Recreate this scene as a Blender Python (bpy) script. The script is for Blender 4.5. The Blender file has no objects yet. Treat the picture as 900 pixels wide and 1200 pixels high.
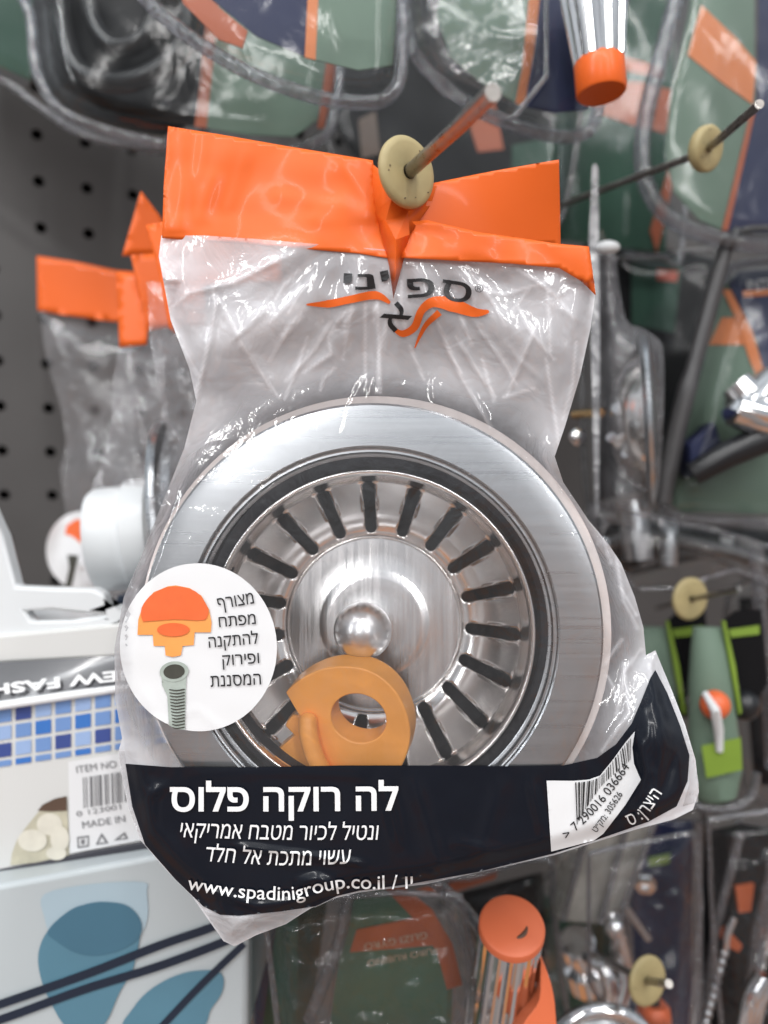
import bpy, bmesh, math, random
import numpy as np
from mathutils import Vector, Matrix, noise
from mathutils.geometry import delaunay_2d_cdt

random.seed(7)
S = bpy.context.scene
COL = S.collection
MM = 0.001
F = 900.0                      # focal length in photograph pixels
EYE = np.array([0.0, 0.0, 1.35])

# ------------------------------------------------------------------ camera
cd = bpy.data.cameras.new('camera')
cam = bpy.data.objects.new('camera', cd)
COL.objects.link(cam)
cam.location = EYE
cam.rotation_euler = (math.radians(90), 0, 0)
cd.sensor_fit = 'VERTICAL'
cd.sensor_height = 36
cd.lens = 27
cd.clip_start = 0.01
cd.clip_end = 50
cd.dof.use_dof = True
cd.dof.focus_distance = 0.189
cd.dof.aperture_fstop = 8.0
S.camera = cam

# ------------------------------------------------------------------ world, lamps, exposure
S.view_settings.view_transform = 'Standard'
S.view_settings.look = 'None'
S.view_settings.exposure = 0.0
S.view_settings.gamma = 1.0
S.cycles.use_denoising = True
S.cycles.max_bounces = 12
S.cycles.transparent_max_bounces = 48
S.cycles.caustics_reflective = False
S.cycles.caustics_refractive = False

W = bpy.data.worlds.new('World')
S.world = W
W.use_nodes = True
nt = W.node_tree
nt.nodes.clear()
wo = nt.nodes.new('ShaderNodeOutputWorld')
bg = nt.nodes.new('ShaderNodeBackground')
tc = nt.nodes.new('ShaderNodeTexCoord')
sep = nt.nodes.new('ShaderNodeSeparateXYZ')
mr = nt.nodes.new('ShaderNodeMapRange')
mr.inputs['From Min'].default_value = -1
mr.inputs['From Max'].default_value = 1
rp = nt.nodes.new('ShaderNodeValToRGB')
e = rp.color_ramp.elements
e[0].position = 0.0; e[0].color = (.36, .33, .32, 1)
e[1].position = 1.0; e[1].color = (.78, .84, .90, 1)
for p_, c_ in ((.36, (.38, .365, .365, 1)), (.47, (.39, .38, .385, 1)), (.56, (.46, .48, .51, 1)), (.7, (.68, .72, .77, 1))):
    k = e.new(p_); k.color = c_
nz = nt.nodes.new('ShaderNodeTexNoise')
nz.inputs['Scale'].default_value = 3.2
nz.inputs['Detail'].default_value = 3
m2 = nt.nodes.new('ShaderNodeMapRange')
m2.inputs['From Min'].default_value = .3
m2.inputs['From Max'].default_value = .7
m2.inputs['To Min'].default_value = .30
m2.inputs['To Max'].default_value = 1.9
mu = nt.nodes.new('ShaderNodeVectorMath'); mu.operation = 'SCALE'
L = nt.links.new
L(tc.outputs['Generated'], sep.inputs[0]); L(sep.outputs['Z'], mr.inputs['Value'])
L(mr.outputs[0], rp.inputs[0]); L(tc.outputs['Generated'], nz.inputs['Vector'])
L(nz.outputs['Fac'], m2.inputs['Value']); L(rp.outputs[0], mu.inputs[0]); L(m2.outputs[0], mu.inputs['Scale'])
n2 = nt.nodes.new('ShaderNodeTexNoise'); n2.inputs['Scale'].default_value = 4.3; n2.inputs['Detail'].default_value = 1
o2_ = nt.nodes.new('ShaderNodeMapRange'); o2_.inputs['From Min'].default_value = .53; o2_.inputs['From Max'].default_value = .60
lo_ = nt.nodes.new('ShaderNodeMapRange'); lo_.inputs['From Min'].default_value = .52; lo_.inputs['From Max'].default_value = .40
ml_ = nt.nodes.new('ShaderNodeMath'); ml_.operation = 'MULTIPLY'
mo_ = nt.nodes.new('ShaderNodeMix'); mo_.data_type = 'RGBA'; mo_.inputs['B'].default_value = (.80, .32, .11, 1)   # orange patches added low in the surround for warm reflections
L(tc.outputs['Generated'], n2.inputs['Vector']); L(n2.outputs['Fac'], o2_.inputs['Value']); L(mr.outputs[0], lo_.inputs['Value'])
L(o2_.outputs[0], ml_.inputs[0]); L(lo_.outputs[0], ml_.inputs[1]); L(ml_.outputs[0], mo_.inputs['Factor'])
L(mu.outputs[0], mo_.inputs['A']); L(mo_.outputs['Result'], bg.inputs['Color']); bg.inputs['Strength'].default_value = 0.72
L(bg.outputs[0], wo.inputs[0])


def lamp(name, loc, target, sx, sy, power, color):
    ld = bpy.data.lights.new(name, 'AREA')
    ld.shape = 'RECTANGLE'; ld.size = sx; ld.size_y = sy
    ld.energy = power; ld.color = color
    o = bpy.data.objects.new(name, ld); COL.objects.link(o)
    o.location = loc
    o.rotation_euler = (Vector(target) - Vector(loc)).to_track_quat('-Z', 'Y').to_euler()
    return o

# fluorescent tubes over the shop aisle
TARGET = (0, .2, 1.35)
lamp('ceiling_tube', (-.25, -.75, 2.6), TARGET, 1.5, .07, 15, (1, .985, .97))
lamp('ceiling_tube', (.95, -.75, 2.7), TARGET, .07, 1.5, 10, (1, .985, .97))
lamp('ceiling_tube', (-1.3, -.9, 2.6), TARGET, .07, 1.5, 8, (.95, .98, 1))
lamp('ceiling_tube', (-.75, -3.0, 2.6), TARGET, .09, 2.0, 25, (1, .985, .97))
lamp('ceiling_tube', (1.0, -2.5, 2.65), TARGET, .09, 2.0, 22, (1, .985, .97))
lamp('ceiling_tube', (-2.6, -2.2, 2.6), TARGET, .09, 2.0, 20, (.96, .98, 1))


# ------------------------------------------------------------------ materials
def srgb(r, g, b):
    f = lambda c: (c / 255 / 12.92) if c / 255 <= .04045 else ((c / 255 + .055) / 1.055) ** 2.4
    return (f(r), f(g), f(b))


MATS = {}


def mat(name, col, rough=.5, metal=0., bump=0., bscale=200., stretch=(1, 1, 1), var=.08, vscale=60., rvar=0., coat=0., spec=.5, sss=0., trans=0., alpha=1.):
    if name in MATS:
        return MATS[name]
    m = bpy.data.materials.new(name); m.use_nodes = True
    MATS[name] = m
    t = m.node_tree; n = t.nodes; l = t.links.new
    b = n['Principled BSDF']
    b.inputs['Metallic'].default_value = metal
    b.inputs['Roughness'].default_value = rough
    b.inputs['Specular IOR Level'].default_value = spec
    b.inputs['Coat Weight'].default_value = coat
    b.inputs['Coat Roughness'].default_value = .08
    b.inputs['Transmission Weight'].default_value = trans
    b.inputs['Alpha'].default_value = alpha
    if sss:
        b.inputs['Subsurface Weight'].default_value = sss
        b.inputs['Subsurface Radius'].default_value = (.004, .0015, .0006)
        b.inputs['Subsurface Scale'].default_value = 1.
    co = n.new('ShaderNodeTexCoord')
    mp = n.new('ShaderNodeMapping'); mp.inputs['Scale'].default_value = stretch
    l(co.outputs['Object'], mp.inputs[0])
    v = n.new('ShaderNodeTexNoise'); v.inputs['Scale'].default_value = vscale; v.inputs['Detail'].default_value = 5
    l(mp.outputs[0], v.inputs['Vector'])
    mx = n.new('ShaderNodeMix'); mx.data_type = 'RGBA'
    mx.inputs['A'].default_value = (*[c * (1 - var) for c in col], 1)
    mx.inputs['B'].default_value = (*[min(1, c * (1 + var)) for c in col], 1)
    l(v.outputs['Fac'], mx.inputs['Factor']); l(mx.outputs['Result'], b.inputs['Base Color'])
    if rvar:
        r = n.new('ShaderNodeMapRange')
        r.inputs['To Min'].default_value = max(.02, rough - rvar); r.inputs['To Max'].default_value = rough + rvar
        r.inputs['From Min'].default_value = .3; r.inputs['From Max'].default_value = .7
        l(v.outputs['Fac'], r.inputs['Value']); l(r.outputs[0], b.inputs['Roughness'])
    if bump:
        z = n.new('ShaderNodeTexNoise'); z.inputs['Scale'].default_value = bscale; z.inputs['Detail'].default_value = 4
        l(mp.outputs[0], z.inputs['Vector'])
        bp = n.new('ShaderNodeBump'); bp.inputs['Strength'].default_value = bump; bp.inputs['Distance'].default_value = .001
        l(z.outputs['Fac'], bp.inputs['Height']); l(bp.outputs[0], b.inputs['Normal'])
    return m


def film(name, haze=.12, tint=(.97, .97, .975), rough=.1, bump=.35, bscale=130., white=(.85, .85, .87), gloss=1.0, crumple=0.0, base=.045):
    """thin clear plastic: clear sheet, a little milky scatter, fresnel gloss, fine wrinkles"""
    if name in MATS:
        return MATS[name]
    m = bpy.data.materials.new(name); m.use_nodes = True; MATS[name] = m
    t = m.node_tree; n = t.nodes; l = t.links.new
    n.clear()
    out = n.new('ShaderNodeOutputMaterial')
    tr = n.new('ShaderNodeBsdfTransparent'); tr.inputs[0].default_value = (*tint, 1)
    df = n.new('ShaderNodeBsdfDiffuse'); df.inputs[0].default_value = (*white, 1)
    tl = n.new('ShaderNodeBsdfTranslucent'); tl.inputs[0].default_value = (*white, 1)
    dm = n.new('ShaderNodeMixShader'); dm.inputs[0].default_value = .12
    l(df.outputs[0], dm.inputs[1]); l(tl.outputs[0], dm.inputs[2])
    co = n.new('ShaderNodeTexCoord')
    z = n.new('ShaderNodeTexNoise'); z.inputs['Scale'].default_value = bscale; z.inputs['Detail'].default_value = 3; z.inputs['Distortion'].default_value = 1.2
    vo = n.new('ShaderNodeTexVoronoi'); vo.feature = 'DISTANCE_TO_EDGE'; vo.inputs['Scale'].default_value = bscale * .55
    wz = n.new('ShaderNodeTexNoise'); wz.inputs['Scale'].default_value = bscale * .4
    av = n.new('ShaderNodeMix'); av.data_type = 'VECTOR'; av.inputs['Factor'].default_value = .03
    l(co.outputs['Object'], z.inputs['Vector']); l(co.outputs['Object'], wz.inputs['Vector'])
    l(co.outputs['Object'], av.inputs['A']); l(wz.outputs['Color'], av.inputs['B']); l(av.outputs['Result'], vo.inputs['Vector'])
    mrn = n.new('ShaderNodeMapRange'); mrn.inputs['From Max'].default_value = .12
    l(vo.outputs['Distance'], mrn.inputs['Value'])
    ad = n.new('ShaderNodeMath'); ad.operation = 'MULTIPLY_ADD'; ad.inputs[1].default_value = .12
    l(mrn.outputs[0], ad.inputs[0]); l(z.outputs['Fac'], ad.inputs[2])
    bp = n.new('ShaderNodeBump'); bp.inputs['Strength'].default_value = bump; bp.inputs['Distance'].default_value = .0022
    if crumple:
        ab = n.new('ShaderNodeAttribute'); ab.attribute_name = 'crumple'
        bm_ = n.new('ShaderNodeMath'); bm_.operation = 'MULTIPLY_ADD'; bm_.inputs[1].default_value = .13; bm_.inputs[2].default_value = bump
        l(ab.outputs['Fac'], bm_.inputs[0]); l(bm_.outputs[0], bp.inputs['Strength'])
    l(ad.outputs[0], bp.inputs['Height'])
    hz = n.new('ShaderNodeTexNoise'); hz.inputs['Scale'].default_value = 55; hz.inputs['Detail'].default_value = 6
    l(co.outputs['Object'], hz.inputs['Vector'])
    hr = n.new('ShaderNodeMapRange'); hr.inputs['From Min'].default_value = .3; hr.inputs['From Max'].default_value = .72
    hr.inputs['To Min'].default_value = haze * .55; hr.inputs['To Max'].default_value = min(1, haze * 1.5)
    l(hz.outputs['Fac'], hr.inputs['Value'])
    if crumple:      # slack film scatters more than film pulled tight; crease glints are painted in
        at = n.new('ShaderNodeAttribute'); at.attribute_name = 'crumple'
        cm = n.new('ShaderNodeMath'); cm.operation = 'MULTIPLY_ADD'; cm.inputs[1].default_value = crumple
        l(at.outputs['Fac'], cm.inputs[0]); l(hr.outputs[0], cm.inputs[2]); hf = cm.outputs[0]
    else:
        hf = hr.outputs[0]
    a = n.new('ShaderNodeMixShader'); l(hf, a.inputs[0]); l(tr.outputs[0], a.inputs[1]); l(dm.outputs[0], a.inputs[2])
    gl = n.new('ShaderNodeBsdfGlossy'); gl.inputs['Roughness'].default_value = rough
    gl.inputs['Color'].default_value = (gloss, gloss, gloss, 1)
    l(bp.outputs[0], gl.inputs['Normal']); l(bp.outputs[0], df.inputs['Normal'])
    fr = n.new('ShaderNodeLayerWeight'); fr.inputs['Blend'].default_value = .22
    l(bp.outputs[0], fr.inputs['Normal'])
    fm = n.new('ShaderNodeMath'); fm.operation = 'MULTIPLY_ADD'; fm.inputs[1].default_value = .75; fm.inputs[2].default_value = base
    l(fr.outputs['Fresnel'], fm.inputs[0])
    b = n.new('ShaderNodeMixShader'); l(fm.outputs[0], b.inputs[0]); l(a.outputs[0], b.inputs[1]); l(gl.outputs[0], b.inputs[2])
    l(b.outputs[0], out.inputs[0])
    return m


ORANGE = mat('orange_print', (.76, .130, .018), .36, bump=.04, bscale=120, var=.06, vscale=40, coat=.06, spec=.28)
ORANGE_SHADED = mat('orange_print_shaded', (.50, .07, .016), .42, bump=.12, bscale=120, var=.1, vscale=40)  # copy of the orange print with shade put into its colour
NAVY = mat('navy_band_print', (.0045, .0065, .012), .26, bump=.16, bscale=110, var=.2, coat=.2, spec=.25)
WHITE_PRINT = mat('white_print', (.80, .80, .80), .45, var=.02)
STICK = mat('sticker_white', (.72, .725, .735), .38, var=.015, vscale=20, bump=.02, bscale=90)
BLACK_PRINT = mat('black_print', (.012, .012, .014), .4, var=.1)
FILM = film('bag_film', .02, bump=.10, rough=.085, crumple=.58, base=.055, white=(.93, .93, .965))
FILM_BACK = film('bag_film_back', .72, bump=.5, rough=.16, white=(.88, .87, .905))
FILM_FAR = film('far_bag_film', .11, bump=.5, rough=.14, white=(.78, .76, .79))
SHELL = film('blister_film', .003, base=.014, tint=(.90, .915, .92), rough=.13, bump=.18, bscale=45, white=(.6, .62, .63))
SEAM = film('seam_film', .30, bump=.4, rough=.12, bscale=200)
RIDGE = film('blister_rim_film', .08, base=.09, tint=(.62, .63, .66), rough=.12, bump=.6, bscale=260, white=(.5, .51, .55))
STEEL = mat('brushed_steel', (.50, .52, .54), .29, 1., bump=.012, bscale=1500, stretch=(.03, 1, 1.6), var=.035, vscale=520, rvar=.03)
STEEL_P = mat('polished_steel', (.92, .89, .87), .17, 1., bump=.015, bscale=300, var=.05, vscale=90, rvar=.04)
STEEL_D = mat('disc_steel', (.90, .885, .88), .22, 1., bump=.06, bscale=700, stretch=(1.8, 1, .06), var=.05, vscale=300, rvar=.06)
CHROME = mat('chrome', (.84, .84, .85), .10, 1., var=.03)
RUBBER = mat('black_rubber', (.008, .009, .013), .5, bump=.05, bscale=400, var=.15, spec=.2)
FOAM = mat('white_foam', (.84, .76, .73), .7, var=.03)
DARK = mat('painted_dark_inside', (.03, .033, .038), .6, var=.2)
KEY = mat('orange_plastic', (1.0, .41, .085), .36, bump=.03, bscale=500, var=.02, vscale=60)
BEIGE = mat('beige_plastic', (.40, .33, .165), .55, bump=.08, bscale=500, var=.16, vscale=220)
ROD = mat('worn_rod_steel', (.34, .32, .30), .33, 1.0, bump=.10, bscale=900, var=.35, vscale=400, rvar=.1)
PEGB = mat('grey_board_paint', (.075, .072, .071), .6, bump=.05, bscale=200, var=.22, vscale=22)
VOID = mat('painted_dark_behind_board', (.004, .004, .004), .9)
GREEN = mat('sage_card', (.15, .215, .165), .45, spec=.2, var=.08, vscale=30)
GREEN_D = mat('deep_green_card', (.028, .075, .05), .45, spec=.2, var=.15, vscale=30)
INDIGO = mat('indigo_card', (.022, .028, .075), .4, spec=.2, var=.12, vscale=30)
BLACKC = mat('black_card', (.006, .006, .007), .45, spec=.12, var=.3, vscale=40)
CARD_OR = mat('card_orange', (.62, .17, .035), .45, var=.08)
CARD_OR_D = mat('card_rust', (.40, .085, .025), .5, var=.1)
LIME = mat('lime_card', (.19, .30, .03), .5, var=.1)
WPLAS = mat('white_plastic', (.66, .68, .69), .35, var=.03)
CARTON = mat('white_carton', (.62, .62, .605), .5, var=.02, vscale=20)
CARTON_B = mat('pale_blue_carton', (.44, .48, .495), .45, var=.08, vscale=14, coat=.2)
TEAL = mat('teal_print', (.085, .20, .27), .45, var=.08, coat=.2)
TEAL_P = mat('pale_teal_print', (.36, .46, .52), .45, var=.05, coat=.2)
INK = mat('ink_stripe', (.010, .018, .036), .45, var=.1)
GREYP = mat('grey_print', (.075, .075, .082), .3, var=.35, vscale=60, coat=.4)
GREY_LT = mat('grey_letter', (.42, .42, .43), .5, var=.03)
RED = mat('red_plastic', (.58, .075, .025), .4, var=.1)
BLK_PL = mat('black_plastic', (.012, .013, .015), .3, var=.1)
GREYPL = film('grey_clear_plastic', .30, tint=(.55, .55, .56), rough=.16, bump=.5, bscale=60, white=(.22, .22, .22))


# ------------------------------------------------------------------ scene tree helpers
def P(px, py, d):
    """a point of the place: bearing through photograph pixel px,py and distance d in millimetres"""
    return np.array([(px - 450) / F * d * MM + EYE[0], d * MM + EYE[1], (600 - py) / F * d * MM + EYE[2]])


def PA(x, y, d):
    x = np.asarray(x, float); y = np.asarray(y, float); d = np.asarray(d, float) + 0 * x
    return np.stack([(x - 450) / F * d * MM + EYE[0], d * MM + EYE[1], (600 - y) / F * d * MM + EYE[2]], 1)


def tag(o, label=None, cat=None, group=None, kind=None):
    if label: o['label'] = label
    if cat: o['category'] = cat
    if group: o['group'] = group
    if kind: o['kind'] = kind
    return o


def thing(name, label, cat, loc, group=None):
    o = bpy.data.objects.new(name, None); COL.objects.link(o)
    o.empty_display_size = .005
    o.location = Vector(loc)
    return tag(o, label, cat, group)


def origin(o):
    v = Vector((0, 0, 0))
    while o is not None:
        v += o.location; o = o.parent
    return v


class MB:
    def __init__(s):
        s.v = []; s.f = []; s.m = []; s.n = 0

    def add(s, verts, faces, mi=0):
        verts = np.asarray(verts, float)
        s.v.append(verts)
        b = s.n
        for f in faces: s.f.append([i + b for i in f])
        s.m += [mi] * len(faces)
        s.n += len(verts)
        return s

    def build(s, name, mats, parent=None, smooth=True, angle=40, bevel=0, solid=0, label=None):
        v = np.concatenate(s.v)
        if not isinstance(mats, (list, tuple)): mats = [mats]
        off = np.array(origin(parent)) if parent is not None else v.mean(0)
        me = bpy.data.meshes.new(name)
        me.from_pydata((v - off).tolist(), [], s.f)
        for m in mats: me.materials.append(m)
        if len(mats) > 1:
            for p, i in zip(me.polygons, s.m): p.material_index = i
        o = bpy.data.objects.new(name, me); COL.objects.link(o)
        if parent is not None: o.parent = parent
        else: o.location = off
        if smooth:
            for p in me.polygons: p.use_smooth = True
            me.set_sharp_from_angle(angle=math.radians(angle))
        if solid:
            md = o.modifiers.new('thickness', 'SOLIDIFY'); md.thickness = solid * MM; md.offset = 0
        if bevel:
            md = o.modifiers.new('edge', 'BEVEL'); md.width = bevel * MM; md.segments = 3; md.limit_method = 'ANGLE'; md.angle_limit = math.radians(35)
        if label: o['label'] = label
        return o


def dens(pts, step, closed=True):
    pts = [np.asarray(p, float) for p in pts]
    out = []
    n = len(pts)
    for i in range(n if closed else n - 1):
        a, b = pts[i], pts[(i + 1) % n]
        k = max(1, int(round(np.linalg.norm(b - a) / step)))
        for j in range(k): out.append(a + (b - a) * j / k)
    if not closed: out.append(pts[-1])
    return np.array(out)


def smooth_poly(pts, closed=True, sub=6):
    """Catmull-Rom through the points"""
    pts = [np.asarray(p, float) for p in pts]
    n = len(pts); out = []
    for i in range(n if closed else n - 1):
        g = lambda k: pts[k % n] if closed else pts[min(max(k, 0), n - 1)]
        p0, p1, p2, p3 = g(i - 1), g(i), g(i + 1), g(i + 2)
        for j in range(sub):
            t = j / sub
            out.append(.5 * (2 * p1 + (p2 - p0) * t + (2 * p0 - 5 * p1 + 4 * p2 - p3) * t * t + (3 * p1 - p0 - 3 * p2 + p3) * t ** 3))
    if not closed: out.append(pts[-1])
    return np.array(out)


def inside(poly, x, y):
    r = np.zeros(len(x), bool)
    n = len(poly); j = n - 1
    for i in range(n):
        xi, yi = poly[i]; xj, yj = poly[j]
        if yi != yj:
            c = ((yi > y) != (yj > y)) & (x < (xj - xi) * (y - yi) / (yj - yi) + xi)
            r ^= c
        j = i
    return r


def seg_dist(poly, x, y, closed=True):
    """distance to a polyline"""
    d = np.full(len(x), 1e9)
    n = len(poly)
    for i in range(n if closed else n - 1):
        ax, ay = poly[i]; bx, by = poly[(i + 1) % n]
        dx, dy = bx - ax, by - ay
        q = dx * dx + dy * dy
        if q < 1e-12: continue
        t = np.clip(((x - ax) * dx + (y - ay) * dy) / q, 0, 1)
        d = np.minimum(d, np.hypot(x - ax - t * dx, y - ay - t * dy))
    return d


def flat_mesh(outline, step=None, holes=()):
    """triangulated 2-D region: points, triangles (anticlockwise with y down seen from the front)"""
    o = np.asarray(outline, float)
    if step: o = dens(o, step)
    pts = [tuple(p) for p in o]
    edges = [(i, (i + 1) % len(o)) for i in range(len(o))]
    hs = []
    for h in holes:
        h = np.asarray(h, float)
        if step: h = dens(h, step)
        b = len(pts); pts += [tuple(p) for p in h]
        edges += [(b + i, b + (i + 1) % len(h)) for i in range(len(h))]
        hs.append(h)
    if step:
        x0, y0 = o.min(0); x1, y1 = o.max(0)
        rows = int((y1 - y0) / (step * .87)) + 1
        gx, gy = [], []
        for r in range(rows):
            xs = np.arange(x0 + (r % 2) * step / 2, x1, step)
            gx.append(xs); gy.append(np.full(len(xs), y0 + (r + .5) * step * .87))
        gx = np.concatenate(gx); gy = np.concatenate(gy)
        ok = inside(o, gx, gy) & (seg_dist(o, gx, gy) > step * .45)
        for h in hs: ok &= ~inside(h, gx, gy) & (seg_dist(h, gx, gy) > step * .45)
        pts += list(zip(gx[ok], gy[ok]))
    vs, es, fs, *_ = delaunay_2d_cdt([Vector(p) for p in pts], edges, [], 0, 1e-5)
    v = np.array([tuple(p) for p in vs])
    f = np.array([list(t) for t in fs])
    c = v[f].mean(1)
    ok = inside(o, c[:, 0], c[:, 1])
    for h in hs: ok &= ~inside(h, c[:, 0], c[:, 1])
    f = f[ok]
    a, b, c = v[f[:, 0]], v[f[:, 1]], v[f[:, 2]]
    cr = (b[:, 0] - a[:, 0]) * (c[:, 1] - a[:, 1]) - (b[:, 1] - a[:, 1]) * (c[:, 0] - a[:, 0])
    f[cr > 0] = f[cr > 0][:, ::-1]          # y runs down: negative area faces the viewer
    return v, f


def plane(d, ax=0., ay=0., cx=450, cy=600):
    return lambda x, y: d + ax * (x - cx) + ay * (y - cy)


def sheet(mb, outline, dfn, step=None, holes=(), off=0., mi=0):
    v, f = flat_mesh(outline, step, holes)
    d = dfn(v[:, 0], v[:, 1]) - off
    mb.add(PA(v[:, 0], v[:, 1], d), f.tolist(), mi)
    return mb


def slab(mb, outline, dfn, th, holes=(), off=0., mi=0, back=(0, 1, 0), step=None):
    """a solid plate: front outline at distance dfn, th millimetres thick, straight back into the place"""
    v, f = flat_mesh(outline, step, holes)
    d = dfn(v[:, 0], v[:, 1]) - off
    a = PA(v[:, 0], v[:, 1], d)
    bk = a + np.array(back) * th * MM
    n = len(a)
    faces = f.tolist() + [[i + n for i in t[::-1]] for t in f.tolist()]
    cnt = {}
    for t in f.tolist():
        for i in range(3):
            cnt[(t[i], t[(i + 1) % 3])] = 1
    for (p, q) in list(cnt):
        if (q, p) not in cnt: faces.append([q, p, p + n, q + n])
    mb.add(np.concatenate([a, bk]), faces, mi)
    return mb


def frame(axis, up=(0, 0, 1)):
    a = np.asarray(axis, float); a = a / np.linalg.norm(a)
    u = np.cross(a, np.asarray(up, float))
    if np.linalg.norm(u) < 1e-6: u = np.cross(a, (1, 0, 0))
    u /= np.linalg.norm(u)
    return u, np.cross(u, a), a


def lathe(mb, c, axis, prof, seg=64, mi=0, cap=False):
    """prof: (radius mm, along-axis mm)"""
    u, w, a = frame(axis)
    c = np.asarray(c, float)
    vs = []; fs = []
    for r, h in prof:
        for k in range(seg):
            t = 2 * math.pi * k / seg
            vs.append(c + (u * math.cos(t) + w * math.sin(t)) * r * MM + a * h * MM)
    m = len(prof)
    for i in range(m - 1):
        for k in range(seg):
            k2 = (k + 1) % seg
            fs.append([i * seg + k, (i + 1) * seg + k, (i + 1) * seg + k2, i * seg + k2])
    if cap:
        fs.append(list(range(seg))); fs.append([(m - 1) * seg + k for k in range(seg)][::-1])
    mb.add(vs, fs, mi)
    return mb


def tube(mb, pts, r, seg=10, closed=False, mi=0, cap=True, ribs=0., period=2.2):
    """round bar along 3-D points; r in mm (number or list); ribs swells it in a fine rhythm"""
    pts = [np.asarray(p, float) for p in pts]
    n = len(pts)
    rr = r if isinstance(r, (list, tuple, np.ndarray)) else [r] * n
    vs = []; fs = []
    pu = None; s = 0
    for i in range(n):
        a = pts[(i + 1) % n] if (closed or i < n - 1) else pts[i]
        b = pts[i - 1] if (closed or i > 0) else pts[i]
        t = a - b; t /= (np.linalg.norm(t) + 1e-12)
        if pu is None:
            u = np.cross(t, (0, 1, 0.01))
            if np.linalg.norm(u) < 1e-3: u = np.cross(t, (1, 0, 0))
        else:
            u = pu - t * np.dot(pu, t)
        u /= np.linalg.norm(u); w = np.cross(t, u); pu = u
        if i: s += np.linalg.norm(pts[i] - pts[i - 1]) / MM
        k_ = 1 + ribs * math.sin(2 * math.pi * s / period)
        for k in range(seg):
            q = 2 * math.pi * k / seg
            vs.append(pts[i] + (u * math.cos(q) + w * math.sin(q)) * rr[i] * k_ * MM)
    for i in range(n if closed else n - 1):
        j = (i + 1) % n
        for k in range(seg):
            k2 = (k + 1) % seg
            fs.append([i * seg + k, i * seg + k2, j * seg + k2, j * seg + k])
    if cap and not closed:
        fs.append(list(range(seg))[::-1]); fs.append([(n - 1) * seg + k for k in range(seg)])
    mb.add(vs, fs, mi)
    return mb


def ball(mb, c, r, seg=32, sq=(1, 1, 1), mi=0):
    prof = []
    c = np.asarray(c, float)
    vs = []; fs = []
    m = seg // 2
    for i in range(m + 1):
        t = math.pi * i / m
        for k in range(seg):
            q = 2 * math.pi * k / seg
            vs.append(c + np.array([math.sin(t) * math.cos(q) * sq[0], math.sin(t) * math.sin(q) * sq[1], math.cos(t) * sq[2]]) * r * MM)
    for i in range(m):
        for k in range(seg):
            k2 = (k + 1) % seg
            fs.append([i * seg + k, (i + 1) * seg + k, (i + 1) * seg + k2, i * seg + k2])
    mb.add(vs, fs, mi)
    return mb


def lerp(a, b, t):
    return np.asarray(a, float) * (1 - t) + np.asarray(b, float) * t


# ---------------------------------------------------------------- lettering
def is_heb(c): return '\u0590' <= c <= '\u05ff'


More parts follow.
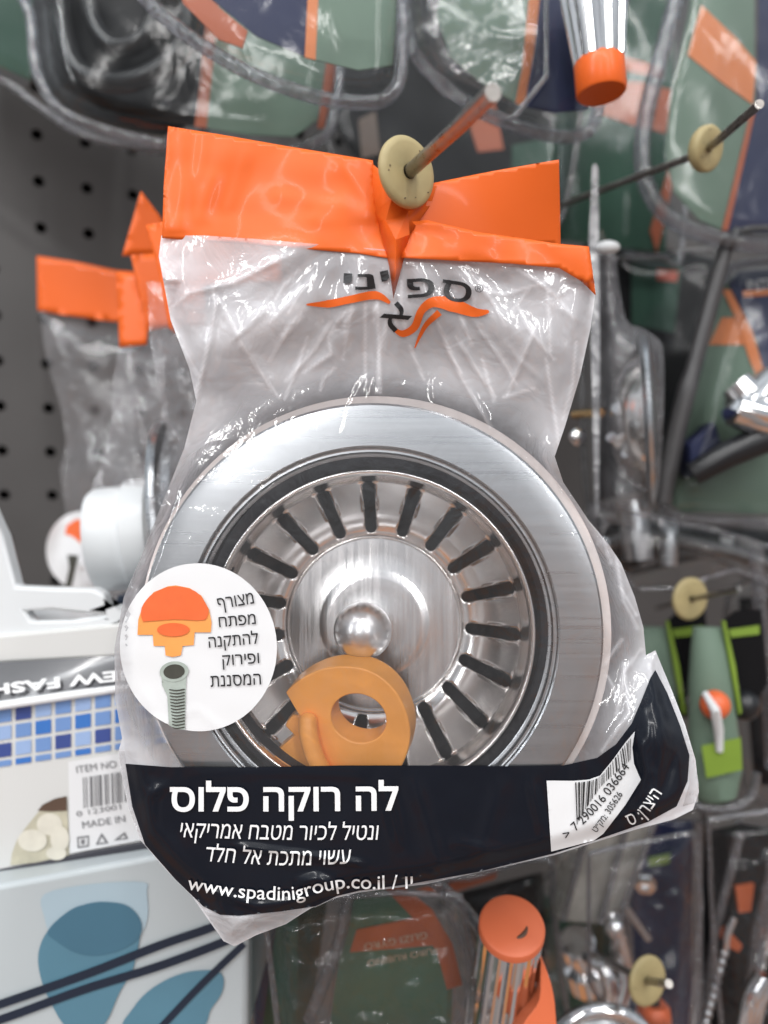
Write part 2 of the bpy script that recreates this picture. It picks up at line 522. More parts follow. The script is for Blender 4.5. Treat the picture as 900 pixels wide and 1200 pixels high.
def glyphs(txt, bold=0., shear=0., ltr=False):
    """flat letter mesh: points in em units (y up), triangles; Hebrew laid out right to left"""
    if any(is_heb(c) for c in txt):
        runs = []
        for w in txt.split(' '):
            runs.append(w[::-1] if any(is_heb(c) for c in w) else w)
        txt = ' '.join(runs if ltr else runs[::-1])
    cu = bpy.data.curves.new('lettering', 'FONT')
    cu.body = txt; cu.size = 1.0; cu.resolution_u = 4; cu.shear = shear
    cu.fill_mode = 'NONE' if cu.dimensions == '3D' else cu.fill_mode
    cu.dimensions = '2D'
    cu.fill_mode = 'NONE'
    ob = bpy.data.objects.new('lettering', cu); COL.objects.link(ob)
    dg = bpy.context.evaluated_depsgraph_get(); dg.update()
    me = bpy.data.meshes.new_from_object(ob.evaluated_get(dg))
    COL.objects.unlink(ob); bpy.data.objects.remove(ob); bpy.data.curves.remove(cu)
    v = np.array([tuple(q.co)[:2] for q in me.vertices]).reshape(-1, 2)
    ed = [tuple(q.vertices) for q in me.edges]
    bpy.data.meshes.remove(me)
    # follow the loops
    nx = {}
    for p, q in ed:
        nx.setdefault(p, []).append(q); nx.setdefault(q, []).append(p)
    loops = []; seen = set()
    for p in range(len(v)):
        if p in seen or p not in nx: continue
        lp = [p]; seen.add(p); cur = p
        # start along the stored order
        cand = [q for q in nx[p] if q == p + 1] or nx[p]
        nxt = cand[0]
        while nxt not in seen:
            lp.append(nxt); seen.add(nxt); cur = nxt
            c2 = [q for q in nx[cur] if q not in seen]
            if not c2: break
            nxt = c2[0]
        if len(lp) > 2: loops.append(lp)
    V = []; F = []
    # letters one by one: loops whose boxes overlap in x belong together
    boxes = sorted([(v[l][:, 0].min(), v[l][:, 0].max(), l) for l in loops], key=lambda q: q[0])
    groups = []
    for x0, x1, l in boxes:
        if groups and x0 < groups[-1][0] - 1e-4: groups[-1][1].append(l); groups[-1][0] = max(groups[-1][0], x1)
        else: groups.append([x1, [l]])
    base = 0
    for _, ls in groups:
        polys = [v[l] for l in ls]
        pts = []; edges = []
        if bold:
            ar = [np.sum(q[:, 0] * np.roll(q[:, 1], -1) - np.roll(q[:, 0], -1) * q[:, 1]) for q in polys]
            sg = 1 if ar[int(np.argmax(np.abs(ar)))] > 0 else -1
            np_ = []
            for q in polys:
                q = q[np.linalg.norm(q - np.roll(q, 1, 0), axis=1) > 1e-5]
                t1 = np.roll(q, -1, 0) - q; t1 /= np.linalg.norm(t1, axis=1)[:, None]
                t0 = np.roll(t1, 1, 0)
                n_ = np.stack([t1[:, 1] + t0[:, 1], -t1[:, 0] - t0[:, 0]], 1) * sg
                n_ /= np.maximum(np.linalg.norm(n_, axis=1)[:, None], .3)
                cs = np.maximum(.5, np.sqrt(np.maximum(.0, (1 + (t0 * t1).sum(1)) / 2)))
                np_.append(q + n_ * (bold / cs)[:, None])
            polys = np_
        for pl in polys:
            pl = dens(pl, .13); k = len(pts)
            pts += [tuple(q) for q in pl]; edges += [(k + i, k + (i + 1) % len(pl)) for i in range(len(pl))]
        vs, es, fs, *_ = delaunay_2d_cdt([Vector(q) for q in pts], edges, [], 0, 1e-5)
        vv = np.array([tuple(q) for q in vs]); ff = np.array([list(t) for t in fs])
        c = vv[ff].mean(1)
        wn = np.zeros(len(c), int)
        for pl in polys:
            A = pl; B = np.roll(pl, -1, 0)
            for (ax, ay), (bx, by) in zip(A, B):
                left = (bx - ax) * (c[:, 1] - ay) - (c[:, 0] - ax) * (by - ay)
                wn += ((ay <= c[:, 1]) & (by > c[:, 1]) & (left > 0)).astype(int)
                wn -= ((ay > c[:, 1]) & (by <= c[:, 1]) & (left < 0)).astype(int)
        ff = ff[wn != 0]
        V.append(vv); F += [[i + base for i in t] for t in ff.tolist()]; base += len(vv)
    return np.concatenate(V), F


def text(mb, txt, path, height, dfn, off, bold=0., shear=0., ltr=False, mi=0, vflip=1):
    """letters along a pixel path (list of points, left to right); height = cap height in px; fit stretches to the path"""
    v, f = glyphs(txt, bold, shear, ltr)
    if not len(v): return mb
    x0, x1 = v[:, 0].min(), v[:, 0].max()
    y0 = 0.0
    ymax = np.percentile(v[:, 1], 99)
    path = smooth_poly(path, False, 8) if len(path) > 2 else dens(path, 4, False)
    seg = np.hypot(*np.diff(path, axis=0).T); s = np.concatenate([[0], np.cumsum(seg)])
    t = (v[:, 0] - x0) / (x1 - x0) * s[-1]
    t = np.clip(t, 0, s[-1])
    bx = np.interp(t, s, path[:, 0]); by = np.interp(t, s, path[:, 1])
    tx = np.gradient(path[:, 0], s); ty = np.gradient(path[:, 1], s)
    nx = np.interp(t, s, ty); ny = np.interp(t, s, -tx)
    h = v[:, 1] / ymax * height * vflip
    X = bx + nx * h; Y = by + ny * h
    d = dfn(X, Y) - off
    p = PA(X, Y, d)
    # face the viewer
    ff = []
    for q in f:
        a, b, c = [(X[i], Y[i]) for i in q]
        cr = (b[0] - a[0]) * (c[1] - a[1]) - (b[1] - a[1]) * (c[0] - a[0])
        ff.append(q[::-1] if cr > 0 else q)
    mb.add(p, ff, mi)
    return mb


def sstep(a, b, x):
    t = np.clip((x - a) / (b - a), 0, 1)
    return t * t * (3 - 2 * t)


def nfield(x, y, s, z=0.):
    return np.array([noise.noise(Vector((a / s, b / s, z))) for a, b in zip(x, y)])


def ring(cx, cy, rx, ry=None, n=40, rot=0., a0=0., a1=2 * math.pi):
    ry = ry or rx
    t = np.linspace(a0, a1, n, endpoint=(a1 - a0) < 6.28)
    c, s = math.cos(rot), math.sin(rot)
    X = rx * np.cos(t); Y = ry * np.sin(t)
    return np.stack([cx + X * c - Y * s, cy + X * s + Y * c], 1)


# ================================================================== pegboard at the back
UX = np.array([math.cos(math.radians(21)), math.sin(math.radians(21)), 0.])
VX = np.array([0.0, .10, -.995])
WO = P(43, 158, 432)


def wall_pt(i, j):           # i, j in holes (25.4 mm pitch)
    return WO + UX * i * .0254 + VX * j * .0254


board = thing('pegboard_wall', 'grey perforated metal back wall with rows of round holes', 'wall', wall_pt(8, 26))
mb = MB()
I0, I1, J0, J1 = -3.5, 24.5, -8.5, 24.5
holes = []
pts = []
outl = [(I0, J0), (I1, J0), (I1, J1), (I0, J1)]
for i in range(-3, 12):
    for j in range(-8, 22):
        holes.append(ring(i, j, .12, n=12))
o_pts = [tuple(p) for p in outl]
edges = [(0, 1), (1, 2), (2, 3), (3, 0)]
for h in holes:
    b = len(o_pts); o_pts += [tuple(q) for q in h]
    edges += [(b + k, b + (k + 1) % 12) for k in range(12)]
vs, es, fs, *_ = delaunay_2d_cdt([Vector(p) for p in o_pts], edges, [], 0, 1e-6)
v = np.array([tuple(p) for p in vs]); f = np.array([list(t) for t in fs])
c = v[f].mean(1)
r_ = np.hypot(c[:, 0] - np.round(c[:, 0]), c[:, 1] - np.round(c[:, 1]))
allin = (np.hypot(v[f][:, :, 0] - np.round(c[:, None, 0]), v[f][:, :, 1] - np.round(c[:, None, 1])) < .13).all(1)
ok = ~((r_ < .12) & allin & (np.round(c[:, 0]) >= -3) & (np.round(c[:, 0]) < 12) & (np.round(c[:, 1]) >= -8) & (np.round(c[:, 1]) < 22))
mb.add(np.array([wall_pt(a, b) for a, b in v]), [t[::-1] for t in f[ok].tolist()])
mb.build('perforated_panel', PEGB, board, smooth=False, solid=1.2)
mb = MB()
nb = np.cross(UX, VX); nb /= np.linalg.norm(nb)
nb = nb if nb[1] > 0 else -nb
q = [wall_pt(a, b) + nb * .012 for a, b in outl]
q2 = [p + nb * .004 for p in q]
mb.add(q + q2, [[0, 1, 2, 3], [7, 6, 5, 4], [0, 4, 5, 1], [1, 5, 6, 2], [2, 6, 7, 3], [3, 7, 4, 0]])
mb.build('light_block_panel', VOID, board, smooth=False)  # added black sheet: stops light from behind and darkens the holes


# ================================================================== display hooks
def hook(label, pts, r, disc_t, disc_c, disc_r, disc_axis, th=3.0):
    """pts: pixel/distance points from the wall to the tip; disc_c: where the plastic stop sits"""
    p3 = [P(*p) for p in pts]
    t = thing('display_hook', label, 'hook', p3[0], 'display hooks on the pegboard')
    m = MB(); tube(m, p3, r, 14)
    m.build('rod', ROD, t, angle=50)
    m = MB()
    R = disc_r
    lathe(m, P(*disc_c), disc_axis, [(r, -.1), (r + .5, -.3), (R * .8, -.35), (R - .4, -.1), (R, .5), (R - .1, th * .5), (R * .86, th * .8), (R * .6, th), (0.01, th)], 48)
    sd = m.build('stop_disc', BEIGE, t, angle=50)
    m = MB()
    u_, w_, a_ = frame(disc_axis)
    rr_ = random.Random(int(disc_c[0]))
    for k in range(7):
        q = rr_.uniform(0, 6.28); z = rr_.uniform(.45, .88) * R
        c_ = P(*disc_c) + (u_ * math.cos(q) + w_ * math.sin(q)) * z * MM - a_ * .34 * MM
        ball(m, c_, rr_.uniform(.12, .3), 8, (1.2, .6, .8))
    m.build('pit', mat('pit_dirt', (.10, .075, .04), .8), sd)
    return t


hook('round steel hook through the orange bag header, its beige stop disc nearest the viewer',
     [(300, 365, 425), (462, 216, 183), (478, 203, 176), (505, 178, 166), (540, 146, 151), (578, 108, 136)], 1.6,
     None, (479, 201, 175), 8.0, (-.62, .78, .06), 2.6)
hook('thin steel hook with domed beige stop, in front of the ribbed clear pack',
     [(590, 268, 470), (660, 240, 380), (740, 210, 318), (826, 178, 268), (890, 122, 222)], 1.35,
     None, (832, 174, 264), 7.6, (-.55, .8, .28), 5)
hook('short hook with cream stop disc above the lime-edged bottles',
     [(770, 712, 470), (808, 703, 330), (830, 698, 318), (866, 690, 300)], 1.25,
     None, (810, 702, 328), 9.2, (-.35, .93, .05), 2.5)
hook('lowest hook with cream stop disc, beside the navy hanging card',
     [(610, 1068, 470), (640, 1086, 420), (700, 1120, 345), (756, 1149, 290), (784, 1153, 268)], 1.45,
     None, (760, 1150, 288), 9.0, (-.45, .88, -.1), 2.4)

# ================================================================== sink strainer in the front bag
C_FL = P(435, 742, 190)
AX = np.array([0.02, 1.0, -.03])
st = thing('sink_strainer', 'shiny steel sink basket strainer with wide flange inside the front clear bag', 'sink strainer', C_FL + np.array([0, .02, -.058]))
mb = MB()
lathe(mb, C_FL, AX, [(57.0, 5.2), (57.35, 4.6), (57.4, .9), (57.2, .4), (56.7, .1), (55.5, 0), (52, 0), (48.5, .05), (46.6, .1), (46.2, .35), (45.9, .9), (45.6, 1.0), (45.1, 1.0), (44.9, 1.35), (44.7, 2.0), (44.2, 2.1), (43.9, 2.3), (43.7, 3.2), (43.5, 9), (43.0, 20), (42, 34), (40, 42), (30, 46), (0.1, 47)], 160)
mb.build('flange', STEEL, st, angle=9)
mb = MB()
C_RB = P(443, 736.5, 191.9)
lathe(mb, C_RB, AX, [(44.7, 3.4), (44.6, 1.0), (44.1, .4), (42, .3), (40.8, 1.0), (40.2, 3), (40, 5)], 128)
mb.build('rubber_ring', RUBBER, st)
mb = MB()
C_FO = P(438.5, 739.5, 191.6)
lathe(mb, C_FO, AX, [(50, 0), (58.3, 0), (58.9, .3), (59.1, .9), (59.1, 5.2), (58.6, 5.6), (50, 5.6)], 128)
mb.build('foam_washer', FOAM, st)

# basket with real slots
C_B = P(436, 741, 190.7)
AXB = np.array([0.012, 1.0, -.05]); AXB /= np.linalg.norm(AXB)
NS = 19
ub, wb, ab = frame(AXB)
PH0 = math.radians(2)


def prof_b(r):
    """basket height (mm behind the rim) for radius r in the slotted zone"""
    t = np.clip((38.3 - r) / (38.3 - 24.6), 0, 1)
    return 10.2 + 13.0 * (1 - (1 - t) ** 1.55) + 0.5 * np.sin(t * math.pi)


mb = MB()
R0, R1 = 24.6, 38.3
half = math.pi / NS
sw = 1.6                                     # slot half width
slot = []
ri, ro = 26.9, 37.0
for k in range(13):
    a = -math.pi / 2 + math.pi * k / 12
    slot.append((ro + sw * math.cos(a), sw * math.sin(a)))
for k in range(13):
    a = math.pi / 2 + math.pi * k / 12
    slot.append((ri + sw * math.cos(a), sw * math.sin(a)))
slot = np.array(slot)                          # (radius, tangential mm)
sl2 = np.stack([slot[:, 0], slot[:, 1] / slot[:, 0] * 31], 1)
rect = []
for rr in np.linspace(R0, R1, 29): rect.append((rr, -half * 31))
for tt in np.linspace(-half, half, 17)[1:-1]: rect.append((R1, tt * 31))
for rr in np.linspace(R1, R0, 29): rect.append((rr, half * 31))
for tt in np.linspace(half, -half, 17)[1:-1]: rect.append((R0, tt * 31))
rect = np.array(rect)
gx, gy = np.meshgrid(np.linspace(R0, R1, 29)[1:-1], np.linspace(-half, half, 17)[1:-1] * 31)
gx = gx.ravel(); gy = gy.ravel()
okk = ~inside(sl2, gx, gy) & (seg_dist(sl2, gx, gy) > .2)
pts = [tuple(p) for p in rect] + [tuple(p) for p in sl2] + list(zip(gx[okk], gy[okk]))
nr = len(rect); ns_ = len(sl2)
ed = [(i, (i + 1) % nr) for i in range(nr)] + [(nr + i, nr + (i + 1) % ns_) for i in range(ns_)]
vs, es, fs, *_ = delaunay_2d_cdt([Vector(p) for p in pts], ed, [], 0, 1e-6)
v = np.array([tuple(p) for p in vs]); f = np.array([list(t) for t in fs])
c = v[f].mean(1)
f = f[~inside(sl2, c[:, 0], c[:, 1])]
# a slight pressed lip round each slot
lip = np.exp(-(seg_dist(sl2, v[:, 0], v[:, 1]) / .6) ** 2) * .02
for s_ in range(NS):
    th = v[:, 1] / 31 + 2 * math.pi * s_ / NS + PH0 + math.pi / 2
    r = v[:, 0]
    h = prof_b(r) + lip
    p = C_B + (np.outer(np.cos(th) * r, ub) + np.outer(np.sin(th) * r, wb) + np.outer(h, ab)) * MM
    ff = f.copy()
    mb.add(p, ff.tolist())
lathe(mb, C_B, AXB, [(39.6, 1.8), (40.3, 1.2), (40.6, .5), (40.5, .05), (40.1, -.15), (39.7, .1), (39.5, 1.2), (39.2, 4.0), (38.9, 7.0), (38.6, 8.8), (38.3, float(prof_b(38.3)))], 304)
bz = float(prof_b(24.6))
lathe(mb, C_B, AXB, [(24.6, bz), (24.2, bz + .25), (23.8, bz + .3)], 304)
bk = mb.build('strainer_basket', STEEL_P, st, angle=60)
# weld so the shading is continuous
bm = bmesh.new(); bm.from_mesh(bk.data)
bmesh.ops.remove_doubles(bm, verts=bm.verts[:], dist=2e-5)
bmesh.ops.recalc_face_normals(bm, faces=bm.faces[:])
bm.to_mesh(bk.data); bm.free()
md = bk.modifiers.new('thickness', 'SOLIDIFY'); md.thickness = .7 * MM; md.offset = -1
mb = MB()
lathe(mb, C_B, AXB, [(23.8, bz + .3), (20, bz + .32), (15.6, bz + .34), (14.9, bz + .2), (13.6, bz - .2), (12.6, bz - .25), (10, bz - .25), (6.5, bz - .2), (4.2, bz - .5), (.05, bz - .5)], 128)
mb.build('base_disc', STEEL_D, st, angle=60)
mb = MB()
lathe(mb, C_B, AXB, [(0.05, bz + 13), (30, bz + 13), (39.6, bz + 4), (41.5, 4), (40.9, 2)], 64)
mb.build('drain_cup', DARK, st)  # interior dark put into the cup colour behind the slots
# knob
kc = P(425, 739.5, 200.5)
foot = C_B + ab * bz * MM
kax = (foot - kc) / np.linalg.norm(foot - kc)
kl = np.linalg.norm(foot - kc) / MM
mb = MB()
prof = []
for i in range(22):
    a = math.pi * i / 24
    prof.append((max(.03, 7.6 * math.sin(a)), -7.6 * math.cos(a)))
prof += [(3.0, 7.6), (2.7, 8.4), (2.6, 10), (2.6, kl)]
lathe(mb, kc, kax, prof, 64)
mb.build('pull_knob', mat('knob_chrome', (.90, .90, .91), .29, 1., var=.02), st, angle=60)

# ================================================================== orange key
key = thing('plastic_key', 'orange plastic fitting key with round finger hole, resting against the strainer basket', 'key', P(400, 905, 192))
kd = plane(191.5, -.028, .012, 410, 840)
dome = smooth_poly([(330, 808), (340, 798), (356, 787), (378, 778), (402, 775), (428, 778), (452, 790), (471, 810), (483, 836), (487, 860), (483, 885), (472, 908), (455, 926), (425, 940)], False, 5)
outl = [tuple(p) for p in dome] + [(395, 940), (384, 915), (372, 885), (362, 862), (352, 845), (341, 827)]
hole = ring(424, 839, 35, 30, 40, .35)
outl = [(395 + (x - 395) * .93, 862 + (y - 862) * .93) for x, y in outl]; hole = ring(420, 842, 33, 28, 40, .35)
mb = MB(); slab(mb, outl, kd, 6.0, [hole], back=(.30, 1, .34))
mb.build('grip', KEY, key, angle=35, bevel=1.2)
mb = MB(); slab(mb, [(343, 838), (336, 846), (334, 851), (345, 862), (338, 868), (328, 876), (324, 884), (326, 905), (334, 925), (385, 930), (392, 905), (368, 855), (352, 838)], lambda x, y: kd(x, y) + 2.2, 5.0)
mb.build('stepped_shaft', KEY, key, angle=35, bevel=.9)
mb = MB()
tube(mb, [P(x, y, d) for x, y, d in smooth_poly([(361, 846, 191.6), (362, 862, 190.9), (368, 884, 190.6), (378, 904, 190.6), (396, 925, 191)], False, 6)], 2.4, 14)
ball(mb, P(361, 846, 191.6), 2.4, 16)
mb.build('raised_bar', KEY, key)

# ================================================================== front bag
BAG = [(189, 276), (186, 300), (200, 375), (222, 432), (230, 470), (216, 525), (190, 590), (166, 650), (145, 700), (134, 760), (135, 820),
       (143, 865), (139, 880), (142, 905), (150, 945), (165, 985), (195, 1020), (225, 1050), (240, 1072), (262, 1103), (275, 1109),
       (300, 1096), (335, 1083), (352, 1072), (378, 1056), (420, 1046), (500, 1036), (580, 1018), (650, 1002), (700, 986), (745, 972),
       (790, 960), (812, 949), (819, 928), (815, 890), (803, 850), (787, 808), (777, 784), (768, 762), (757, 768), (754, 735), (744, 700), (728, 660),
       (712, 636), (690, 610), (660, 565), (650, 535), (662, 500), (680, 440), (692, 385), (698, 342), (693, 312), (682, 318), (655, 306), (600, 301), (540, 298), (470, 294), (420, 290), (360, 285), (300, 280), (240, 276)]
BAGO = np.array(BAG, float)
CREASES = [  # polyline, width px, height mm
    ([(203, 358), (222, 343), (273, 331), (318, 308), (345, 294)], 5, .9),
    ([(249, 336), (253, 356), (244, 405), (228, 470), (216, 520)], 5, 1.0),
    ([(258, 350), (284, 405), (325, 463)], 7, .8),
    ([(387, 377), (370, 408), (335, 446)], 4, .6),
    ([(200, 372), (206, 391), (232, 440)], 6, 1.0),
    ([(428, 355), (428, 440)], 4, .5), ([(442, 350), (446, 460)], 4, .6), ([(415, 345), (402, 420)], 5, .5),
    ([(385, 395), (388, 415), (356, 436)], 5, .7),
    ([(630, 378), (594, 463)], 4, .8), ([(642, 340), (645, 410)], 5, .5), ([(620, 338), (600, 365)], 5, .5),
    ([(565, 420), (579, 470)], 4, .6), ([(505, 360), (540, 440), (575, 500)], 5, .7), ([(480, 405), (497, 445)], 5, .5),
    ([(675, 400), (671, 450), (660, 490)], 6, 1.1), ([(655, 350), (672, 372)], 7, .7),
    ([(590, 465), (625, 455)], 6, .5), ([(610, 400), (575, 350)], 5, .4),
    ([(530, 330), (590, 345), (640, 330)], 8, .5), ([(640, 420), (655, 520)], 6, .6),
    ([(722, 652), (731, 704), (747, 736)], 5, .9), ([(688, 606), (707, 631), (716, 660)], 5, .7),
    ([(752, 760), (731, 787), (722, 840)], 5, .8), ([(731, 777), (737, 835), (705, 880)], 5, .7), ([(761, 779), (766, 821), (748, 838)], 5, .9),
    ([(700, 700), (745, 760)], 5, .4),
    ([(165, 800), (195, 870)], 5, .5), ([(150, 870), (230, 830), (290, 880)], 4, .3), ([(160, 690), (150, 740)], 6, .7),
    ([(205, 240), (235, 500)], 6, .3), ([(262, 1075), (330, 1080)], 4, .5), ([(280, 1076), (290, 1100)], 4, .5), ([(240, 1062), (275, 1105)], 4, .5), ([(320, 1070), (340, 1082)], 4, .4),
    ([(268, 990), (350, 1001), (436, 1014)], 3.5, 1.3), ([(340, 1036), (372, 1030), (400, 1042)], 6, 1.6), ([(330, 1060), (410, 1036)], 4, 1.3), ([(205, 915), (160, 940)], 6, .8), ([(450, 915), (470, 1000)], 7, .7), ([(230, 1040), (300, 1062), (360, 1056)], 5, .9), ([(620, 905), (640, 990)], 6, .7), ([(700, 895), (690, 980)], 6, .5), ([(520, 985), (600, 1000)], 7, .6),
    ([(180, 905), (172, 985)], 8, .8), ([(480, 900), (520, 1030)], 10, .5), ([(590, 905), (560, 1020)], 12, .5),
    ([(742, 850), (758, 905), (735, 950)], 7, 1.2), ([(775, 800), (790, 880), (770, 950)], 7, -1.0),
    ([(210, 910), (330, 903), (440, 908)], 8, .3),
]


def mid(y):
    return 180 + 12.0 * sstep(200, 760, y) - 2.0 * sstep(880, 1010, y)


def bagF(x, y):
    x = np.asarray(x, float); y = np.asarray(y, float)
    r = np.hypot(x - 437, y - 742)
    w = 1 - sstep(296, 400, r)
    e = sstep(0, 24, seg_dist(BAGO, x, y))
    e = np.where(y < 330, 1, e)
    m = mid(y)
    d = m + (187.9 - m) * w * e - (1 - w) * 2.5 * e
    # the lower right corner is pulled forward and rolled
    k = sstep(660, 790, x) * sstep(770, 880, y)
    d = d - k * 9
    d = d - 3.0 * np.exp(-((x - 765) / 22) ** 2) * sstep(780, 850, y)
    # folds fanning out from the hook
    a = np.arctan2(x - 470, np.maximum(y - 215, 4))
    rr = np.hypot(x - 470, y - 215)
    d = d + .6 * np.sin(a * 19 + 1.1 * np.sin(rr / 40)) * sstep(80, 130, rr) * (1 - sstep(170, 300, rr)) * sstep(285, 330, y)
    # slack, not over the taut product
    sl = (1 - w) * e
    d = d + sl * (1.5 * nfield(x, y, 60, 1.) + .22 * nfield(x, y, 22, 5.)) + .10 * nfield(x, y, 30, 9.)
    for pl, wd, ht in CREASES:
        pl = np.array(pl, float)
        x0, y0 = pl.min(0) - wd * 3; x1, y1 = pl.max(0) + wd * 3
        s_ = (x > x0) & (x < x1) & (y > y0) & (y < y1)
        if s_.any():
            q = seg_dist(pl, x[s_], y[s_], False)
            ends = np.minimum(np.hypot(x[s_] - pl[0, 0], y[s_] - pl[0, 1]), np.hypot(x[s_] - pl[-1, 0], y[s_] - pl[-1, 1]))
            d[s_] -= ht * .62 * np.exp(-(q / wd) ** 2) * sstep(-2, 26, ends)
    # nothing may cut into the product
    d = np.where(r < 290, np.minimum(d, 188.6), d)
    return d


bag = thing('film_bag', 'front clear plastic bag with orange header and black printed bottom band', 'bag', P(450, 1080, 200), 'clear bags of strainers on one hook')
random.seed(21)
for k in range(46):          # fine random creases in the slack upper film
    a0_ = random.uniform(-.95, .95); r0_ = random.uniform(110, 230); l_ = random.uniform(25, 90); a1_ = a0_ + random.uniform(-.25, .25)
    p0 = (470 + r0_ * math.sin(a0_), 215 + r0_ * math.cos(a0_)); p1 = (p0[0] + l_ * math.sin(a1_), p0[1] + l_ * math.cos(a1_))
    CREASES.append(([p0, ((p0[0] + p1[0]) / 2 + random.uniform(-6, 6), (p0[1] + p1[1]) / 2), p1], random.uniform(2.4, 4.2), random.uniform(.25, .6)))
for k in range(16):
    x_ = random.uniform(690, 745); y_ = random.uniform(640, 860); a0_ = random.uniform(-.9, .9); l_ = random.uniform(12, 40)
    CREASES.append(([(x_, y_), (x_ + l_ * math.sin(a0_), y_ + l_ * math.cos(a0_))], random.uniform(2.4, 4), random.uniform(.2, .5)))
mb = MB(); sheet(mb, BAG, bagF, 3.0)
ffm = mb.build('front_film', FILM, bag, angle=180)
co_ = np.concatenate(mb.v)
fx = 450 + (co_[:, 0] - EYE[0]) / (co_[:, 1] - EYE[1]) * F; fy = 600 - (co_[:, 2] - EYE[2]) / (co_[:, 1] - EYE[1]) * F
at_ = ffm.data.attributes.new('crumple', 'FLOAT', 'POINT')
cr_ = sstep(270, 330, np.hypot(fx - 437, fy - 742)) * (.78 + .5 * nfield(fx, fy, 70, 12.))
for pl, wd, ht in CREASES:       # crease glints painted into the haze as whiter lines
    if abs(ht) < .42: continue
    pl = np.array(pl, float); x0, y0 = pl.min(0) - 9; x1, y1 = pl.max(0) + 9
    s_ = (fx > x0) & (fx < x1) & (fy > y0) & (fy < y1)
    if s_.any(): cr_[s_] += .42 * np.exp(-(seg_dist(pl, fx[s_], fy[s_], False) / 1.9) ** 2)
at_.data.foreach_set('value', np.clip(cr_, 0, 1.7).astype(np.float32))


def bagB(x, y):
    x = np.asarray(x, float); y = np.asarray(y, float)
    r = np.hypot(x - 437, y - 742)
    w = 1 - sstep(250, 400, r)
    e = sstep(0, 50, seg_dist(BAGO, x, y))
    m = mid(y)
    return m + .6 + (242 - m) * w * e + (1 - w) * e * (4 + 3 * nfield(x, y, 60, 3.) + 1.5 * nfield(x, y, 25, 7.))


mb = MB(); sheet(mb, BAG, bagB, 9)
mb.build('back_film', FILM_BACK, bag, angle=180)
# sealed edges: a narrow doubled seam
mb = MB()
seam_r = [(818, 940), (819, 918), (812, 880), (801, 848), (786, 808), (770, 780), (782, 815), (796, 852), (806, 884), (808, 918), (800, 945)]
sheet(mb, seam_r, bagF, 4, off=.25)
mb.build('seam', SEAM, bag, angle=180); mb = MB()
seam_b = [(240, 1068), (262, 1103), (275, 1109), (300, 1096), (335, 1083), (352, 1072), (378, 1056), (420, 1046), (396, 1051), (370, 1063), (330, 1069), (280, 1074), (258, 1073)]
sheet(mb, seam_b, bagF, 4, off=.25)
mb.build('seam', SEAM, bag, angle=180); mb = MB()
seam_l = [(139, 880), (142, 905), (150, 945), (165, 985), (195, 1020), (225, 1050), (240, 1068), (238, 1063), (205, 1031), (170, 991), (155, 947), (147, 898), (146, 880)]
sheet(mb, seam_l, bagF, 4, off=.25)
mb.build('seam', SEAM, bag, angle=180)

# header
HC = [([(205, 175), (300, 190), (420, 205)], 10, .5), ([(290, 180), (270, 240)], 5, .5), ([(330, 230), (440, 250)], 6, .9), ([(400, 195), (436, 240)], 5, .8), ([(350, 290), (452, 284)], 4, .6), ([(200, 270), (290, 281)], 4, .6), ([(600, 296), (560, 306)], 4, .6), ([(500, 292), (520, 304)], 3, .5),
      ([(240, 152), (232, 205)], 5, .6), ([(480, 280), (560, 296), (640, 300)], 5, .8), ([(200, 262), (300, 266), (360, 262), (430, 255)], 8, 1.2), ([(250, 210), (238, 250)], 7, 1.0), ([(375, 252), (402, 236)], 9, 1.2), ([(215, 160), (212, 265)], 6, .8),
      ([(250, 270), (420, 280)], 8, .8), ([(500, 262), (560, 274), (655, 284)], 6, 1.0), ([(520, 255), (640, 215)], 14, 1.0), ([(540, 285), (670, 300)], 9, .8), ([(640, 290), (690, 325)], 8, 1.0)]


def headF(x, y):
    x = np.asarray(x, float); y = np.asarray(y, float)
    d = mid(y) - 2.2 + 3.0 * np.exp(-((x - 465) / 40) ** 2) + 2.0 * np.sin((x - 190) / 250 * math.pi) * np.where(x < 440, 1, 0)
    d = d + .8 * nfield(x, y, 60, 2.)
    for pl, wd, ht in HC:
        q = seg_dist(np.array(pl, float), x, y, False)
        d = d - ht * .34 * np.exp(-(q / (wd * 1.5)) ** 2)
    # follow the film along the lower edge
    t = sstep(262, 306, y)
    return d * (1 - t) + (bagF(x, y) - .5) * t


mb = MB()
sheet(mb, [(197, 148), (260, 158), (340, 172), (437, 188), (440, 225), (444, 258), (452, 268), (458, 303), (420, 297), (360, 292), (300, 287), (240, 283), (190, 279), (192, 215)], headF, 5)
mb.build('header_band', ORANGE, bag, angle=180, solid=.15)
mb = MB()
sheet(mb, [(479, 260), (500, 258), (560, 272), (657, 286), (690, 289), (694, 315), (698, 346), (682, 330), (655, 314), (600, 309), (540, 306), (470, 302)], lambda x, y: headF(x, y) - .9, 5)
mb.build('header_strip', ORANGE, bag, angle=180, solid=.15)
mb = MB()
flapD = lambda x, y: mid(y) + 1.6 - 3.0 * np.exp(-((x - 655) / 60) ** 2) + .8 * np.sin((x - 500) / 50) + .05 * (x - 500) * np.sin((y - 190) / 100)
sheet(mb, [(500, 216), (530, 210), (580, 200), (620, 193), (655, 187), (656, 230), (657, 288), (600, 282), (540, 275), (490, 268), (483, 250)], flapD, 5)
mb.build('header_flap', ORANGE, bag, angle=180, solid=.15)
mb = MB()   # the gather pinched round the hook: folded facets
pv = [(433, 189, 180.5), (452, 205, 178.5), (476, 214, 180.0), (512, 218, 181.5), (438, 248, 180), (459, 233, 176.4), (478, 248, 180.5), (443, 262, 180.5),
      (452, 258, 177.6), (448, 280, 178.6), (464, 281, 174.8), (480, 275, 178.5), (456, 312, 178.5), (464, 314, 175.2), (472, 309, 178.5), (461, 350, 176.5), (505, 240, 182)]
